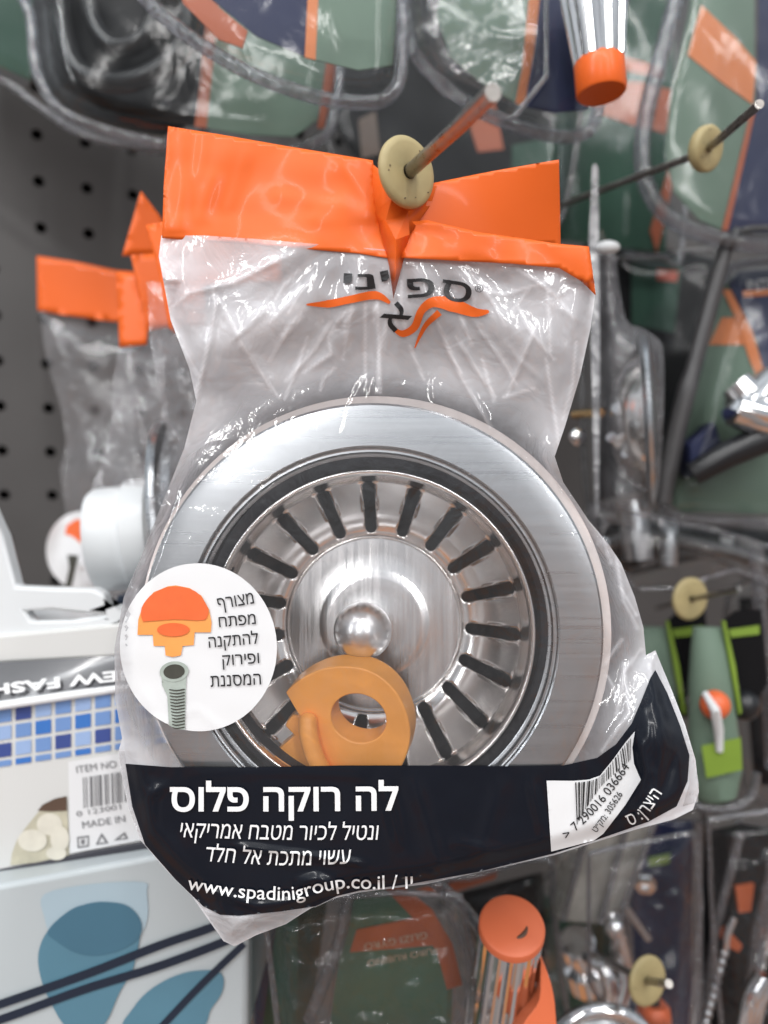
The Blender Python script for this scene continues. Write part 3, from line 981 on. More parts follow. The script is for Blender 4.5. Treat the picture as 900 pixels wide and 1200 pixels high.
mb.add(np.array([P(*p) for p in pv]), [[0, 4, 5, 1], [1, 5, 6, 2], [2, 6, 16, 3], [4, 7, 8, 5], [5, 8, 10, 6], [7, 9, 8], [8, 9, 10], [6, 10, 11], [6, 11, 16], [9, 12, 13, 10], [10, 13, 14, 11], [12, 15, 13], [13, 15, 14]])
g = mb.build('header_pleat', ORANGE, bag, angle=12)
md = g.modifiers.new('thickness', 'SOLIDIFY'); md.thickness = .12 * MM

# printed logo under the header: dark letters and an orange swoosh, wrinkled with the film
mb = MB()
text(mb, 'ס', [(516, 350), (551, 355)], 23, bagF, .55, .014)
text(mb, 'פ', [(478, 349), (510, 347)], 22, bagF, .55, .014)
text(mb, 'א', [(461, 390), (483, 370)], 24, bagF, .55, .008)
text(mb, 'יני', [(402, 338), (430, 339), (458, 334)], 18, bagF, .55, .02)
text(mb, '®', [(556, 342), (566, 343)], 9, bagF, .55, 0)
mb.build('logo_lettering', BLACK_PRINT, bag, smooth=False)


def ribbon(pts, w):
    c = smooth_poly([(a, b) for a, b in pts], False, 8)
    ww = np.interp(np.linspace(0, 1, len(c)), np.linspace(0, 1, len(w)), w)
    t = np.gradient(c, axis=0); t /= np.linalg.norm(t, axis=1)[:, None]
    n = np.stack([-t[:, 1], t[:, 0]], 1)
    return np.concatenate([c + n * ww[:, None] / 2, (c - n * ww[:, None] / 2)[::-1]])


mb = MB()
sheet(mb, ribbon([(359, 357), (385, 356), (410, 351), (440, 346), (457, 355)], [1.5, 9, 9, 10, 3]), bagF, 4, off=.5)
sheet(mb, ribbon([(460, 384), (472, 391), (486, 383), (494, 364), (508, 354), (530, 357), (556, 366), (573, 365)], [3, 8, 9, 9, 12, 17, 11, 3]), bagF, 4, off=.5)
sheet(mb, ribbon([(515, 366), (500, 380), (492, 394), (486, 408)], [8, 6, 4, 1]), bagF, 3, off=.52)
mb.build('logo_swoosh', ORANGE, bag, angle=180)

# black band
BAND = [(147, 895), (200, 899), (300, 899), (400, 897), (520, 897), (600, 898), (660, 897), (700, 888), (722, 872), (740, 848), (752, 820), (762, 795), (768, 785),
        (782, 812), (797, 850), (808, 885), (806, 915), (793, 945), (760, 963), (700, 984), (650, 1000), (560, 1022), (480, 1036), (420, 1044), (395, 1050),
        (370, 1062), (330, 1068), (280, 1073), (258, 1072), (238, 1062), (205, 1030), (170, 990), (155, 945)]
mb = MB(); sheet(mb, BAND, bagF, 4, off=.4)
band = mb.build('printed_band', NAVY, bag, angle=180)
mb = MB()
text(mb, 'לה רוקה פלוס', [(199, 950), (330, 950), (467, 949)], 29, bagF, .95, .022)
mb.build('title_lettering', WHITE_PRINT, band, smooth=False)
mb = MB()
text(mb, 'ונטיל לכיור מטבח אמריקאי', [(211, 981), (330, 984), (444, 984)], 17, bagF, .95, .003, shear=.14)
text(mb, 'עשוי מתכת אל חלד', [(241, 1009), (330, 1014), (412, 1012)], 17, bagF, .95, .003, shear=.14)
mb.build('subtitle_lettering', WHITE_PRINT, band, smooth=False)
mb = MB()
text(mb, 'www.spadinigroup.co.il / יו', [(219, 1042), (265, 1050), (310, 1054), (345, 1054), (375, 1046), (405, 1041), (440, 1042), (484, 1041)], 15, bagF, .95, .006, ltr=True)
mb.build('web_lettering', WHITE_PRINT, band, smooth=False)
mb = MB()
text(mb, 'היצרן: ס', [(738, 968), (757, 957), (776, 930)], 13, bagF, .95, .004)
mb.build('maker_lettering', WHITE_PRINT, band, smooth=False)
# barcode label
LAB = [(640.5, 914.7), (672, 915), (690, 913.5), (703, 909), (717, 892), (733, 870), (744, 857), (741, 876), (743, 895), (751, 914), (733, 943), (707, 977), (696, 985), (646, 998)]
mb = MB(); sheet(mb, LAB, bagF, 3.5, off=.75)
lab = mb.build('barcode_label', STICK, bag, angle=180)
mb = MB()
base = smooth_poly([(676, 967), (684, 952), (697, 932), (707, 919), (719, 908), (733, 896), (739, 890)], False, 10)
top = smooth_poly([(674, 917), (686, 916), (698, 913), (707, 906), (718, 892), (730, 876), (739, 865)], False, 10)
sb = np.linspace(0, 1, len(base))
random.seed(11)
t = 0.0
while t < .985:
    wbar = random.choice([.011, .011, .02, .03])
    t1 = min(t + wbar, 1)
    B = lambda q: np.array([np.interp(q, sb, base[:, 0]), np.interp(q, sb, base[:, 1])])
    T = lambda q: np.array([np.interp(q, sb, top[:, 0]), np.interp(q, sb, top[:, 1])])
    sheet(mb, [T(t), T(t1), B(t1), B(t)], bagF, 4, off=1.05)
    t = t1 + random.choice([.012, .02, .03])
text(mb, '7 290016 036664', [(675, 974), (690, 960), (705, 944), (722, 922), (738, 899)], 10.5, bagF, 1.05, .004)
text(mb, '>', [(664, 984), (670, 980)], 9, bagF, 1.05, .004)
text(mb, '305626 :מק״ט', [(699, 976), (713, 957), (730, 931)], 8, bagF, 1.05, .003)
mb.build('barcode_print', BLACK_PRINT, lab, smooth=False)

# round sticker
mb = MB(); sheet(mb, ring(232.5, 758.5, 92, 98.5, 90, -.08), bagF, 6, off=.7)
stk = mb.build('round_sticker', STICK, bag, angle=180)
mb = MB()
for tx, pa, hh in (('מצורף', [(256, 714), (298, 707)], 13), ('מפתח', [(257, 735), (300, 731)], 12), ('להתקנה', [(245, 759), (303, 754)], 13),
                   ('ופירוק', [(261, 780), (304, 777)], 12), ('המסננת', [(247, 805), (306, 802)], 13)):
    text(mb, tx, pa, hh, bagF, 1.1, .004)
mb.build('sticker_lettering', BLACK_PRINT, stk, smooth=False)
OR_RED = mat('sticker_orange_red', (.74, .13, .03), .5, var=.12, vscale=300)
OR_LT = mat('sticker_orange_light', (.83, .32, .075), .5, var=.12, vscale=200)
GRN_ST = mat('printed_bolt_grey', (.37, .42, .38), .5, var=.18, vscale=500)
BOLT_D = mat('printed_bolt_dark', (.05, .05, .04), .5, var=.3, vscale=500)
mb = MB()
dm = [(161, 744), (162, 726), (168, 708), (180, 694), (197, 687), (206, 686), (222, 689), (236, 698), (245, 714), (248, 730), (247, 741), (228, 741), (227, 756), (214, 757), (212, 768), (202, 770), (194, 768), (193, 757), (180, 757), (179, 744)]
sheet(mb, dm, bagF, 4, off=1.0, mi=0)
sheet(mb, smooth_poly([(167, 727), (166, 712), (180, 695), (204, 687), (229, 693), (243, 711), (243, 722), (236, 727), (205, 726), (174, 728)], True, 4), bagF, 4, off=1.2, mi=1)
sheet(mb, ring(203, 738, 19, 8, 28), bagF, 3, off=1.25, mi=1)
mb.build('key_picture', [OR_LT, OR_RED], stk, angle=180)
mb = MB()
sheet(mb, [(189, 790), (219, 788), (218, 800), (217, 840), (217, 855), (207, 854.5), (198, 850), (196, 815), (190, 803)], bagF, 4, off=1.0, mi=0)
sheet(mb, ring(204, 787, 17, 12, 30, -.1), bagF, 3, off=1.1, mi=0)
sheet(mb, ring(204, 787, 12.5, 8.5, 30, -.1), bagF, 3, off=1.2, mi=1)
for k in range(13):
    y = 808 + k * 3.7
    sheet(mb, ribbon([(198 + k * .35, y), (207, y + 1.2), (216.5, y - .4)], [1, 1.6, 1.5]), bagF, 3, off=1.2, mi=1)
mb.build('bolt_picture', [GRN_ST, BOLT_D], stk, angle=180)

#__REST__
# ================================================================== bags behind, on the same hook
def far_film(outline, d0, h, ed, seed, creases=()):
    oo = np.array(outline, float)

    def fn(x, y):
        e = sstep(0, ed, seg_dist(oo, x, y))
        d = d0 - h * e + e * (2.6 * nfield(x, y, 40, seed) + 1.2 * nfield(x, y, 17, seed + 3))
        for pl, wd, ht in creases:
            q = seg_dist(np.array(pl, float), x, y, False)
            d = d - ht * np.exp(-(q / wd) ** 2)
        return d
    return fn


BAG_LBL = 'clear bags of strainers on one hook'
# second bag
b2 = thing('film_bag', 'clear bag close behind the front bag, only a narrow orange header edge showing', 'bag', P(300, 800, 262), BAG_LBL)
o2 = [(172, 330), (176, 400), (184, 450), (196, 500), (186, 540), (174, 600), (165, 680), (170, 760), (330, 790), (420, 600), (420, 400), (330, 340)]
mb = MB(); sheet(mb, o2, far_film(o2, 262, 7, 40, 21., [([(200, 512), (186, 548), (170, 610)], 4, 1.5), ([(190, 400), (215, 470), (200, 515)], 5, 1.5)]), 7)
mb.build('bag_film', FILM_FAR, b2, angle=180)
mb = MB(); sheet(mb, [(171, 264), (192, 260), (330, 272), (330, 330), (240, 335), (205, 392), (198, 384), (186, 320)], plane(256, .05, 0, 190, 320), 8)
mb.build('header_band', ORANGE, b2, angle=180, solid=.2)
# third bag
b3 = thing('film_bag', 'clear bag third on the hook, orange header creased into facets', 'bag', P(150, 800, 300), BAG_LBL)
o3 = [(140, 404), (132, 450), (131, 494), (120, 540), (100, 590), (92, 660), (100, 730), (150, 760), (230, 760), (240, 560), (235, 400), (198, 380)]
mb = MB(); sheet(mb, o3, far_film(o3, 304, 9, 45, 31., [([(145, 420), (160, 480), (172, 530)], 6, 2.5), ([(150, 425), (140, 470), (133, 500), (160, 545)], 4, 1.6), ([(133, 495), (160, 492)], 5, 1.8)]), 7)
mb.build('bag_film', FILM_FAR, b3, angle=180)
mb = MB(); sheet(mb, [(136, 318), (159, 320), (173, 387), (172, 404), (140, 407)], plane(298, -.08, 0, 150, 360), 8)
mb.build('header_band', ORANGE, b3, angle=180, solid=.2)
mb = MB(); sheet(mb, [(153, 299), (180, 297), (240, 297), (240, 380), (198, 383), (173, 388)], plane(296, .12, 0, 170, 340), 8)
mb.build('header_flap', ORANGE, b3, angle=180, solid=.2)
mb = MB(); sheet(mb, [(165, 224), (191, 258), (196, 300), (143, 300)], plane(305, .1, .05, 165, 270), 8)
mb.build('header_corner', ORANGE, b3, angle=180, solid=.2)
# its strainer, seen from the side
ss = thing('sink_strainer', 'sink strainer seen edge-on in the bag behind, with its white drain cup', 'sink strainer', P(160, 690, 310))
ax_ = np.array([.985, .10, .10])
mb = MB()
cc = P(210, 625, 304)
lathe(mb, cc, ax_, [(20, -4), (38, -4.4), (43.5, -3.4), (44.2, -2), (43.6, -.5), (40, 0), (37, .4), (35, 3), (30, 4)], 72, cap=False)
mb.build('flange', STEEL, ss)
mb = MB()
lathe(mb, P(170, 628, 306), ax_, [(.1, -20), (15, -20), (19, -19.4), (20.5, -17), (20.8, -6), (22.5, -5), (22.7, 4), (21, 5), (21, 9)], 64)
mb.build('drain_cup', WPLAS, ss)
# fourth bag, farthest
b4 = thing('film_bag', 'farthest clear bag at the grey board, with flat orange header and round white sticker', 'bag', P(100, 720, 380), BAG_LBL)
o4 = [(46, 362), (54, 420), (72, 480), (78, 520), (70, 550), (78, 610), (62, 660), (80, 712), (190, 720), (200, 560), (190, 385), (132, 374)]
f4 = far_film(o4, 380, 8, 40, 41., [([(55, 372), (82, 460), (102, 530), (108, 570)], 6, 2.5), ([(72, 480), (100, 400)], 6, 1.5)])
mb = MB(); sheet(mb, o4, f4, 8)
mb.build('bag_film', FILM_FAR, b4, angle=180)
mb = MB(); sheet(mb, [(43, 300), (90, 307), (136, 317), (210, 322), (210, 385), (132, 377), (80, 370), (44, 364)], lambda x, y: 374 + 1.0 * np.sin(x / 28) + .02 * (y - 330), 8)
mb.build('header_band', ORANGE, b4, angle=180, solid=.2)
mb = MB(); sheet(mb, ring(96, 645, 42, 46, 48), lambda x, y: f4(x, y) - .8, 8)
s4 = mb.build('round_sticker', STICK, b4, angle=180)
mb = MB(); sheet(mb, [(76, 626), (78, 616), (88, 609), (102, 608), (114, 614), (117, 626), (116, 640), (106, 640), (100, 644), (94, 636), (84, 628)], lambda x, y: f4(x, y) - 1.2, 7)
mb.build('key_picture', OR_RED, s4, angle=180)
mb = MB(); sheet(mb, [(79, 650), (92, 651), (88, 668), (83, 690), (76, 688), (81, 666)], lambda x, y: f4(x, y) - 1.2, 7)
mb.build('bolt_picture', BOLT_D, s4, angle=180)

# ================================================================== boxes at the lower left
tray = thing('storage_tray', 'white plastic tray with a hand slot, standing on the boxes', 'tray', P(40, 745, 262))
mb = MB(); slab(mb, [(-60, 540), (-14, 590), (3, 628), (18, 687), (60, 689), (110, 690), (122, 696), (130, 730), (128, 741), (-60, 756)], plane(258, -.02, 0, 50, 700), 7,
                [[(28, 716), (60, 715), (116, 721), (82, 727), (36, 728)]])
mb.build('front_panel', WPLAS, tray, bevel=1.2)
mb = MB()
slab(mb, [(-60, 733), (126, 726), (128, 741), (-60, 756)], plane(265, 0, 0), 70)
mb.build('tray_base', WPLAS, tray, bevel=.8)
mb = MB()
slab(mb, [(126, 730), (138, 697), (190, 698), (190, 731)], plane(275, 0, 0), 30)
mb.build('dark_insert', INK, tray, bevel=.6)

yt = lambda x: 828 - .147 * x
ybm = lambda x: 1021 - .185 * x
bd = 250.
wb_ = thing('mosaic_box', 'white gift box with blue mosaic band and ceramic picture, upper of the two boxes', 'box', P(60, 1020, bd))
fp = plane(bd, -.015, 0, 60, 920)
mb = MB(); slab(mb, [(-70, yt(-70)), (235, yt(235)), (240, ybm(240)), (-70, ybm(-70))], fp, 60)
mb.build('carton', CARTON, wb_, bevel=.8)
mb = MB()   # lid plate along the top
slab(mb, [(-70, 752), (0, 744), (160, 729), (240, 722), (240, 762), (150, 769), (0, 777), (-70, 784)], plane(bd + 6, -.015, 0, 60, 760), 58)
mb.build('lid', CARTON, wb_, bevel=1.0)
mb = MB()   # printed upper edge, sloping back to the lid
rows = []
for x in np.linspace(-70, 236, 12):
    rows.append((P(x, yt(x) - 5, bd - 1.5 - .015 * (x - 60)), P(x, yt(x) - 30 + .03 * x, bd + 2.5), P(x, 779 - .058 * x - 3, bd + 5)))
vv = [p for r in rows for p in r]; ff = []
for i in range(11):
    for k in range(2): ff.append([i * 3 + k, i * 3 + k + 1, i * 3 + k + 4, i * 3 + k + 3])
mb.add(vv, ff)
ed_ = mb.build('printed_edge', GREYP, wb_, angle=60)
edf = lambda x, y: bd + 1.0 + (yt(x) - 15 - y) * .16
mb = MB(); text(mb, 'NEW FASHION', [(166, 783), (50, 796), (-82, 812)], 12, edf, 2.4, .03)
mb.build('edge_lettering', WHITE_PRINT, ed_, smooth=False)
mb = MB(); tube(mb, [P(x, yt(x) - 1, bd - 1.6) for x in np.linspace(-70, 235, 10)], 1.5, 10)
mb.build('painted_highlight_edge', mat('fold_highlight_white', (.82, .83, .84), .18, bump=.05, bscale=200), wb_)  # white bar painted as the highlight along the wrap's fold
BL = [mat('tile_pale_blue', (.30, .42, .66), .35, var=.08), mat('tile_mid_blue', (.16, .28, .55), .35, var=.08), mat('tile_bright_blue', (.045, .17, .50), .35, var=.08), mat('tile_deep_blue', (.045, .075, .26), .35, var=.1)]
mb = MB()
pat = {0: [1, 3, 0, 1, 0, 1, 0, 1, 0, 3], 1: [0, 1, 2, 1, 2, 1, 2, 1, 1, 2], 2: [3, 0, 1, 3, 0, 3, 1, 3, 0, 1], 3: [1, 2, 1, 1, 2, 1, 1, 0, 1, 2]}
for r in range(4):
    for c_ in range(-2, 9):
        x = 4 + c_ * 23.3; y = yt(x) + 11 + r * 20.4
        hh = 8 if r < 3 else 3.5
        if r == 3: y -= 5
        w_ = 9.2
        sheet(mb, [(x - w_, y - hh + .147 * w_), (x + w_, y - hh - .147 * w_), (x + w_, y + hh - .147 * w_), (x - w_, y + hh + .147 * w_)], fp, None, off=.35, mi=pat[r][c_ % 10])
mb.build('mosaic_print', BL, wb_, smooth=False)
CER = mat('ceramic_print', (.50, .47, .36), .5, var=.4, vscale=160)
CER2 = mat('ceramic_print_light', (.66, .63, .54), .5, var=.2, vscale=200)
BRN = mat('brown_print', (.10, .06, .04), .5, var=.3)
mb = MB()
sheet(mb, [(12, 1014), (14, 1000), (20, 984), (30, 970), (42, 955), (50, 946), (62, 939), (78, 934), (80, 970), (81, 1003), (50, 1010)], fp, 8, off=.35, mi=0)
sheet(mb, ring(58, 966, 15, 13), fp, 6, off=.55, mi=1); sheet(mb, ring(38, 985, 17, 13), fp, 6, off=.7, mi=1)
sheet(mb, ring(70, 983, 11, 15), fp, 6, off=.85, mi=1); sheet(mb, ring(66, 1000, 12, 8), fp, 6, off=1., mi=1)
sheet(mb, [(44, 950), (50, 943), (64, 936), (78, 933), (78, 950), (60, 951)], fp, 6, off=.62, mi=2)
mb.build('ceramic_picture', [CER, CER2, BRN], wb_, smooth=False)
mb = MB(); sheet(mb, [(80, 893), (240, 866), (240, ybm(240) - 6), (82, 1000)], fp, None, off=.5)
lb = mb.build('item_label', STICK, wb_, smooth=False)
mb = MB()
text(mb, 'ITEM NO', [(90, 906), (137, 899)], 8, fp, .8)
text(mb, 'MADE IN', [(97, 971), (147, 963)], 8, fp, .8)
x = 97.
random.seed(4)
while x < 150:
    w_ = random.choice([1.2, 1.2, 2.2, 3.2]); y0 = 911 - .15 * (x - 97)
    sheet(mb, [(x, y0), (x + w_, y0), (x + w_ + 1, y0 + 36), (x + 1, y0 + 36)], fp, None, off=.8)
    x += w_ + random.choice([1.5, 2.2, 3.2])
text(mb, '0 123001', [(90, 957), (142, 948)], 6, fp, .8)
for q in ([(90, 981), (104, 979), (104, 992), (91, 994)],):
    sheet(mb, q, fp, None, [[(91.5, 982.5), (102.5, 981), (102.5, 990.5), (92.5, 992)]], off=.8)
sheet(mb, [(95, 984), (99, 983.5), (99, 989), (95, 989.5)], fp, None, off=.8)
sheet(mb, [(112, 990), (119, 976), (127, 988)], fp, None, [[(115, 988), (119, 980), (123.5, 987)]], off=.8)
sheet(mb, [(133, 985), (146, 975), (150, 983)], fp, None, [[(138, 983.5), (145, 978), (147, 982)]], off=.8)
mb.build('label_print', mat('faint_print', (.16, .16, .17), .5), lb, smooth=False)
mb = MB()
slab(mb, [(-70, ybm(-70) - 1), (40, ybm(40) - 2), (100, ybm(100) - 4), (240, ybm(240) - 2), (240, ybm(240) + 13), (-70, ybm(-70) + 15)], plane(bd - .8, -.015, 0, 60, 920), 58)
mb.build('bottom_edge', mat('dark_edge_print', (.035, .035, .045), .5, var=.15), wb_, bevel=.6)

cd_ = 240.
lc = thing('leaf_carton', 'pale blue carton printed with teal leaves and dark stripes, under the mosaic box', 'box', P(100, 1200, cd_))
cp = plane(cd_, .01, 0, 100, 1100)
mb = MB(); slab(mb, [(-70, 1050), (60, 1026), (180, 1003), (290, 985), (291, 1100), (290, 1216), (-70, 1216)], cp, 70)
mb.build('carton', CARTON_B, lc, bevel=1.6)
mb = MB(); sheet(mb, smooth_poly([(52, 1048), (52, 1075), (62, 1100), (90, 1117), (112, 1120), (140, 1114), (163, 1098), (173, 1075), (172, 1046), (168, 1034), (110, 1036)], True, 4), cp, None, off=.3)
mb.build('circle_print', TEAL_P, lc, smooth=False)
mb = MB()
sheet(mb, smooth_poly([(125, 1057), (150, 1062), (165, 1080), (163, 1103), (155, 1137), (140, 1163), (118, 1205), (80, 1205), (57, 1170), (47, 1143), (45, 1117), (55, 1092), (80, 1068), (103, 1059)], True, 5), cp, None, off=.5)
mb.build('leaf_print', TEAL, lc, smooth=False)
mb = MB()
sheet(mb, smooth_poly([(125, 1057), (150, 1062), (165, 1080), (162, 1100), (140, 1114), (112, 1120), (88, 1116), (66, 1103), (56, 1091), (80, 1068), (103, 1059)], True, 5), cp, None, off=.7)
mb.build('leaf_overlap_print', mat('deep_teal_print', (.055, .145, .21), .45, var=.08, coat=.2), lc, smooth=False)
mb = MB()
sheet(mb, smooth_poly([(247, 1137), (261, 1144), (260, 1163), (247, 1183), (230, 1208), (147, 1208), (157, 1180), (180, 1157), (213, 1141)], True, 5), cp, None, off=.5)
mb.build('leaf_print', TEAL, lc, smooth=False)
for pts_, w_ in (([(-70, 1201), (0, 1177), (100, 1142), (187, 1108), (250, 1086), (284, 1068)], 10), ([(-70, 1216), (0, 1195), (97, 1160), (187, 1132), (262, 1104), (286, 1092)], 10), ([(183, 1210), (233, 1157), (286, 1106)], 8)):
    mb = MB(); sheet(mb, ribbon(pts_, [w_, w_]), cp, None, off=.9)
    mb.build('stripe_print', INK, lc, smooth=False)


# ================================================================== blister packs
def blister(label, d0, outline, cards, h=10, ed=26, ax=0., ay=0., ridge=2.4, ribs=.0, group='blister packs on the hooks', rmat=None, cx=None, cy=None, hole=None, shell=True, thick=.5):
    oo = smooth_poly(outline, True, 6)
    cx = cx if cx is not None else oo[:, 0].mean(); cy = cy if cy is not None else oo[:, 1].mean()
    pl = plane(d0, ax, ay, cx, cy)
    lo = oo[oo[:, 1].argmax()]
    t = thing('blister_pack', label, 'blister pack', P(lo[0], lo[1], float(pl(lo[0], lo[1]))), group)
    for k, (poly, m, nm) in enumerate(cards):
        mb = MB(); slab(mb, poly, pl, thick, off=.35 * k)
        mb.build(nm, m, t, angle=30)
    if shell:
        def fn(x, y):
            e = sstep(0, ed, seg_dist(oo, x, y))
            return pl(x, y) - 3.0 - h * e + .8 * nfield(x, y, 50, d0)
        mb = MB(); sheet(mb, oo, fn, 9)
        mb.build('clear_shell', SHELL, t, angle=180)
    mb = MB(); tube(mb, [P(x, y, float(pl(x, y)) - 2.5) for x, y in dens(oo, 2.2 if ribs else 7)], ridge, 9, True, ribs=ribs, period=2.0)
    mb.build('moulded_rim', rmat or RIDGE, t, angle=180)
    return t, pl


# top left, farther
blister('large dark blister pack at the top left, hanging just above the front bag header', 318,
        [(30, -70), (36, 20), (46, 92), (84, 136), (190, 168), (320, 178), (370, 166), (391, 138), (402, 40), (410, -70)],
        [([(52, -70), (58, 60), (70, 100), (120, 128), (228, 148), (234, 100), (250, -70)], BLACKC, 'dark_card'),
         ([(228, 148), (234, 100), (250, -70), (264, -70), (248, 90), (242, 150)], CARD_OR_D, 'stripe_print'),
         ([(242, 150), (248, 90), (264, -70), (395, -70), (384, 60), (372, 140), (345, 160), (290, 158)], GREEN, 'green_card'),
         ([(384, 60), (392, 10), (398, 60), (380, 150), (372, 150)], CARD_OR_D, 'edge_print')], 14, 34, ridge=2.2, ribs=.0)
blister('dark green pack at the far top left corner, behind the large dark pack', 372,
        [(-80, -70), (-80, 60), (0, 92), (40, 120), (100, 158), (195, 176), (240, 150), (250, -70)],
        [([(-80, -70), (-80, 50), (0, 78), (36, 94), (40, -70)], GREEN_D, 'green_card'), ([(40, -70), (36, 94), (100, 146), (190, 160), (235, 140), (245, -70)], BLACKC, 'dark_card')], 8, 26, ridge=2.2)
blister('blister pack at the top with indigo, orange and sage card, ribbed clear rim', 255,
        [(120, -70), (165, -8), (215, 38), (290, 84), (372, 114), (435, 120), (460, 108), (470, 80), (472, 0), (474, -70)],
        [([(200, -70), (238, -10), (300, 42), (357, 66), (364, -70)], INDIGO, 'indigo_card'),
         ([(180, -60), (205, -20), (215, 4), (256, 46), (284, 56), (290, 36), (236, -8), (226, -60)], CARD_OR_D, 'corner_print'),
         ([(357, 67), (364, -70), (376, -70), (370, 70)], CARD_OR, 'stripe_print'),
         ([(370, 70), (376, -70), (466, -70), (464, 20), (460, 76), (420, 82)], GREEN, 'green_card')], 12, 26, ridge=2.3, ribs=.10)
bt3, pl3 = blister('blister pack at the top centre with sage, orange and indigo card behind the hook', 280,
        [(472, -70), (474, 0), (484, 58), (512, 92), (570, 134), (640, 158), (682, 158), (698, 138), (704, 90), (722, -70)],
        [([(520, -70), (512, 20), (528, 66), (566, 98), (604, 120), (612, 90), (628, -70)], GREEN, 'green_card'),
         ([(604, 120), (612, 80), (626, -70), (640, -70), (626, 60), (614, 124)], CARD_OR, 'stripe_print'),
         ([(614, 124), (626, 60), (640, -70), (700, -70), (694, 60), (690, 128), (650, 132)], INDIGO, 'indigo_card')], 12, 26, ridge=2.3, ribs=.10)
# ribbed metal spout with orange cap, in front of that pack
sp = thing('hose_spout', 'ribbed chrome spout with bright orange end cap, hanging in front of the indigo card', 'spout', P(706, 108, 252))
a0 = P(690, -80, 252); a1 = P(702, 74, 252)
axs = (a1 - a0) / np.linalg.norm(a1 - a0)
u_, w_, a_ = frame(axs)
mb = MB()
vs = []; fs = []
n_ = 60
pr = [(11.0, 0), (10.2, np.linalg.norm(a1 - a0) / MM * .5), (7.8, np.linalg.norm(a1 - a0) / MM)]
for R, hgt in pr:
    for k in range(n_):
        q = 2 * math.pi * k / n_
        rr = R * (1 + .05 * (1 if k % 4 < 2 else -1))
        vs.append(a0 + (u_ * math.cos(q) + w_ * math.sin(q)) * rr * MM + axs * hgt * MM)
for i in range(2):
    for k in range(n_): fs.append([i * n_ + k, (i + 1) * n_ + k, (i + 1) * n_ + (k + 1) % n_, i * n_ + (k + 1) % n_])
mb.add(vs, fs); mb.build('ribbed_barrel', CHROME, sp, angle=20)
mb = MB(); lathe(mb, a1, axs, [(7.0, -1), (7.8, -.6), (8.1, 0), (8.1, 9.5), (7.6, 10.2), (.1, 10.2)], 40)
mb.build('end_cap', ORANGE, sp)

blister('tall pack at the top right corner with thick ribbed blue-grey rim and orange diagonal', 330,
        [(815, -80), (795, -10), (776, 60), (758, 130), (752, 180), (760, 222), (784, 255), (830, 276), (900, 288), (960, 280), (960, -80)],
        [([(820, -80), (806, 20), (786, 110), (780, 180), (790, 225), (820, 258), (848, 270), (868, 200), (884, 130), (884, -80)], GREEN, 'green_card'),
         ([(822, 6), (862, 44), (886, 72), (882, 122), (848, 98), (806, 64)], CARD_OR, 'diagonal_print'),
         ([(846, 270), (864, 196), (880, 130), (886, 130), (870, 200), (853, 272)], CARD_OR_D, 'stripe_print'),
         ([(853, 272), (870, 200), (888, 120), (890, -80), (960, -80), (960, 274)], INDIGO, 'indigo_card')], 10, 24, ridge=3.6, ribs=.10)
blister('dark green pack with rust stripes hanging behind the right-hand hook', 430,
        [(640, -60), (640, 120), (650, 280), (690, 300), (770, 300), (800, 280), (800, -60)],
        [([(645, -60), (645, 280), (780, 296), (795, -60)], GREEN_D, 'green_card'),
         ([(700, 58), (735, 68), (775, 78), (778, 92), (730, 82), (700, 74)], CARD_OR_D, 'stripe_print'),
         ([(700, 96), (750, 96), (790, 106), (780, 156), (740, 146), (696, 130)], CARD_OR_D, 'stripe_print'),
         ([(762, 270), (786, 190), (792, 200), (770, 296)], CARD_OR_D, 'edge_print')], 6, 20, ridge=1.5)
bt6, pl6 = blister('pack at the right edge, sage card with orange bars and navy corner', 350,
        [(846, 330), (862, 312), (900, 306), (970, 304), (970, 612), (900, 612), (800, 606), (776, 590), (778, 560), (800, 500), (826, 400)],
        [([(848, 335), (862, 322), (970, 312), (970, 604), (800, 600), (782, 588), (804, 500), (830, 400)], GREEN, 'green_card'),
         ([(832, 402), (846, 372), (878, 372), (884, 404), (868, 404), (826, 404)], CARD_OR, 'bar_print'),
         ([(846, 338), (856, 340), (880, 384), (894, 430), (896, 460), (880, 425), (862, 372)], CARD_OR, 'curve_print'),
         ([(854, 332), (866, 318), (970, 310), (970, 520), (902, 470), (888, 400)], INDIGO, 'navy_corner'),
         ([(870, 341), (970, 334), (970, 341), (872, 348)], CARD_OR, 'line_print')], 16, 30, ridge=2.0)
mb = MB(); text(mb, 'INTER', [(876, 338), (916, 334)], 9, pl6, 2.4, .01)
mb.build('card_lettering', WHITE_PRINT, bt6, smooth=False)
tp = thing('shower_tap', 'chrome cross-handled tap with black grip, packed in front of the sage card', 'tap', P(870, 560, 335))
mb = MB()
ball(mb, P(885, 470, 328), 13, 28, (1, .8, .8))
for a, b, r in (((862, 450, 322), (905, 495, 318), 6.5), ((905, 445, 322), (862, 492, 318), 6.5), ((860, 480, 318), (930, 500, 318), 7)):
    tube(mb, [P(*a), lerp(P(*a), P(*b), .5), P(*b)], [r, r * 1.15, r], 18)
mb.build('cross_handle', CHROME, tp)
mb = MB()
slab(mb, [(808, 520), (838, 492), (848, 522), (838, 552), (810, 560)], plane(332), 14)
mb.build('mount', INDIGO, tp, bevel=1.5)
mb = MB(); tube(mb, [P(x, y, d) for x, y, d in ((812, 556, 326), (850, 534, 322), (900, 512, 320), (960, 494, 318))], [5, 6, 6.5, 6.5], 14)
mb.build('grip', BLK_PL, tp)
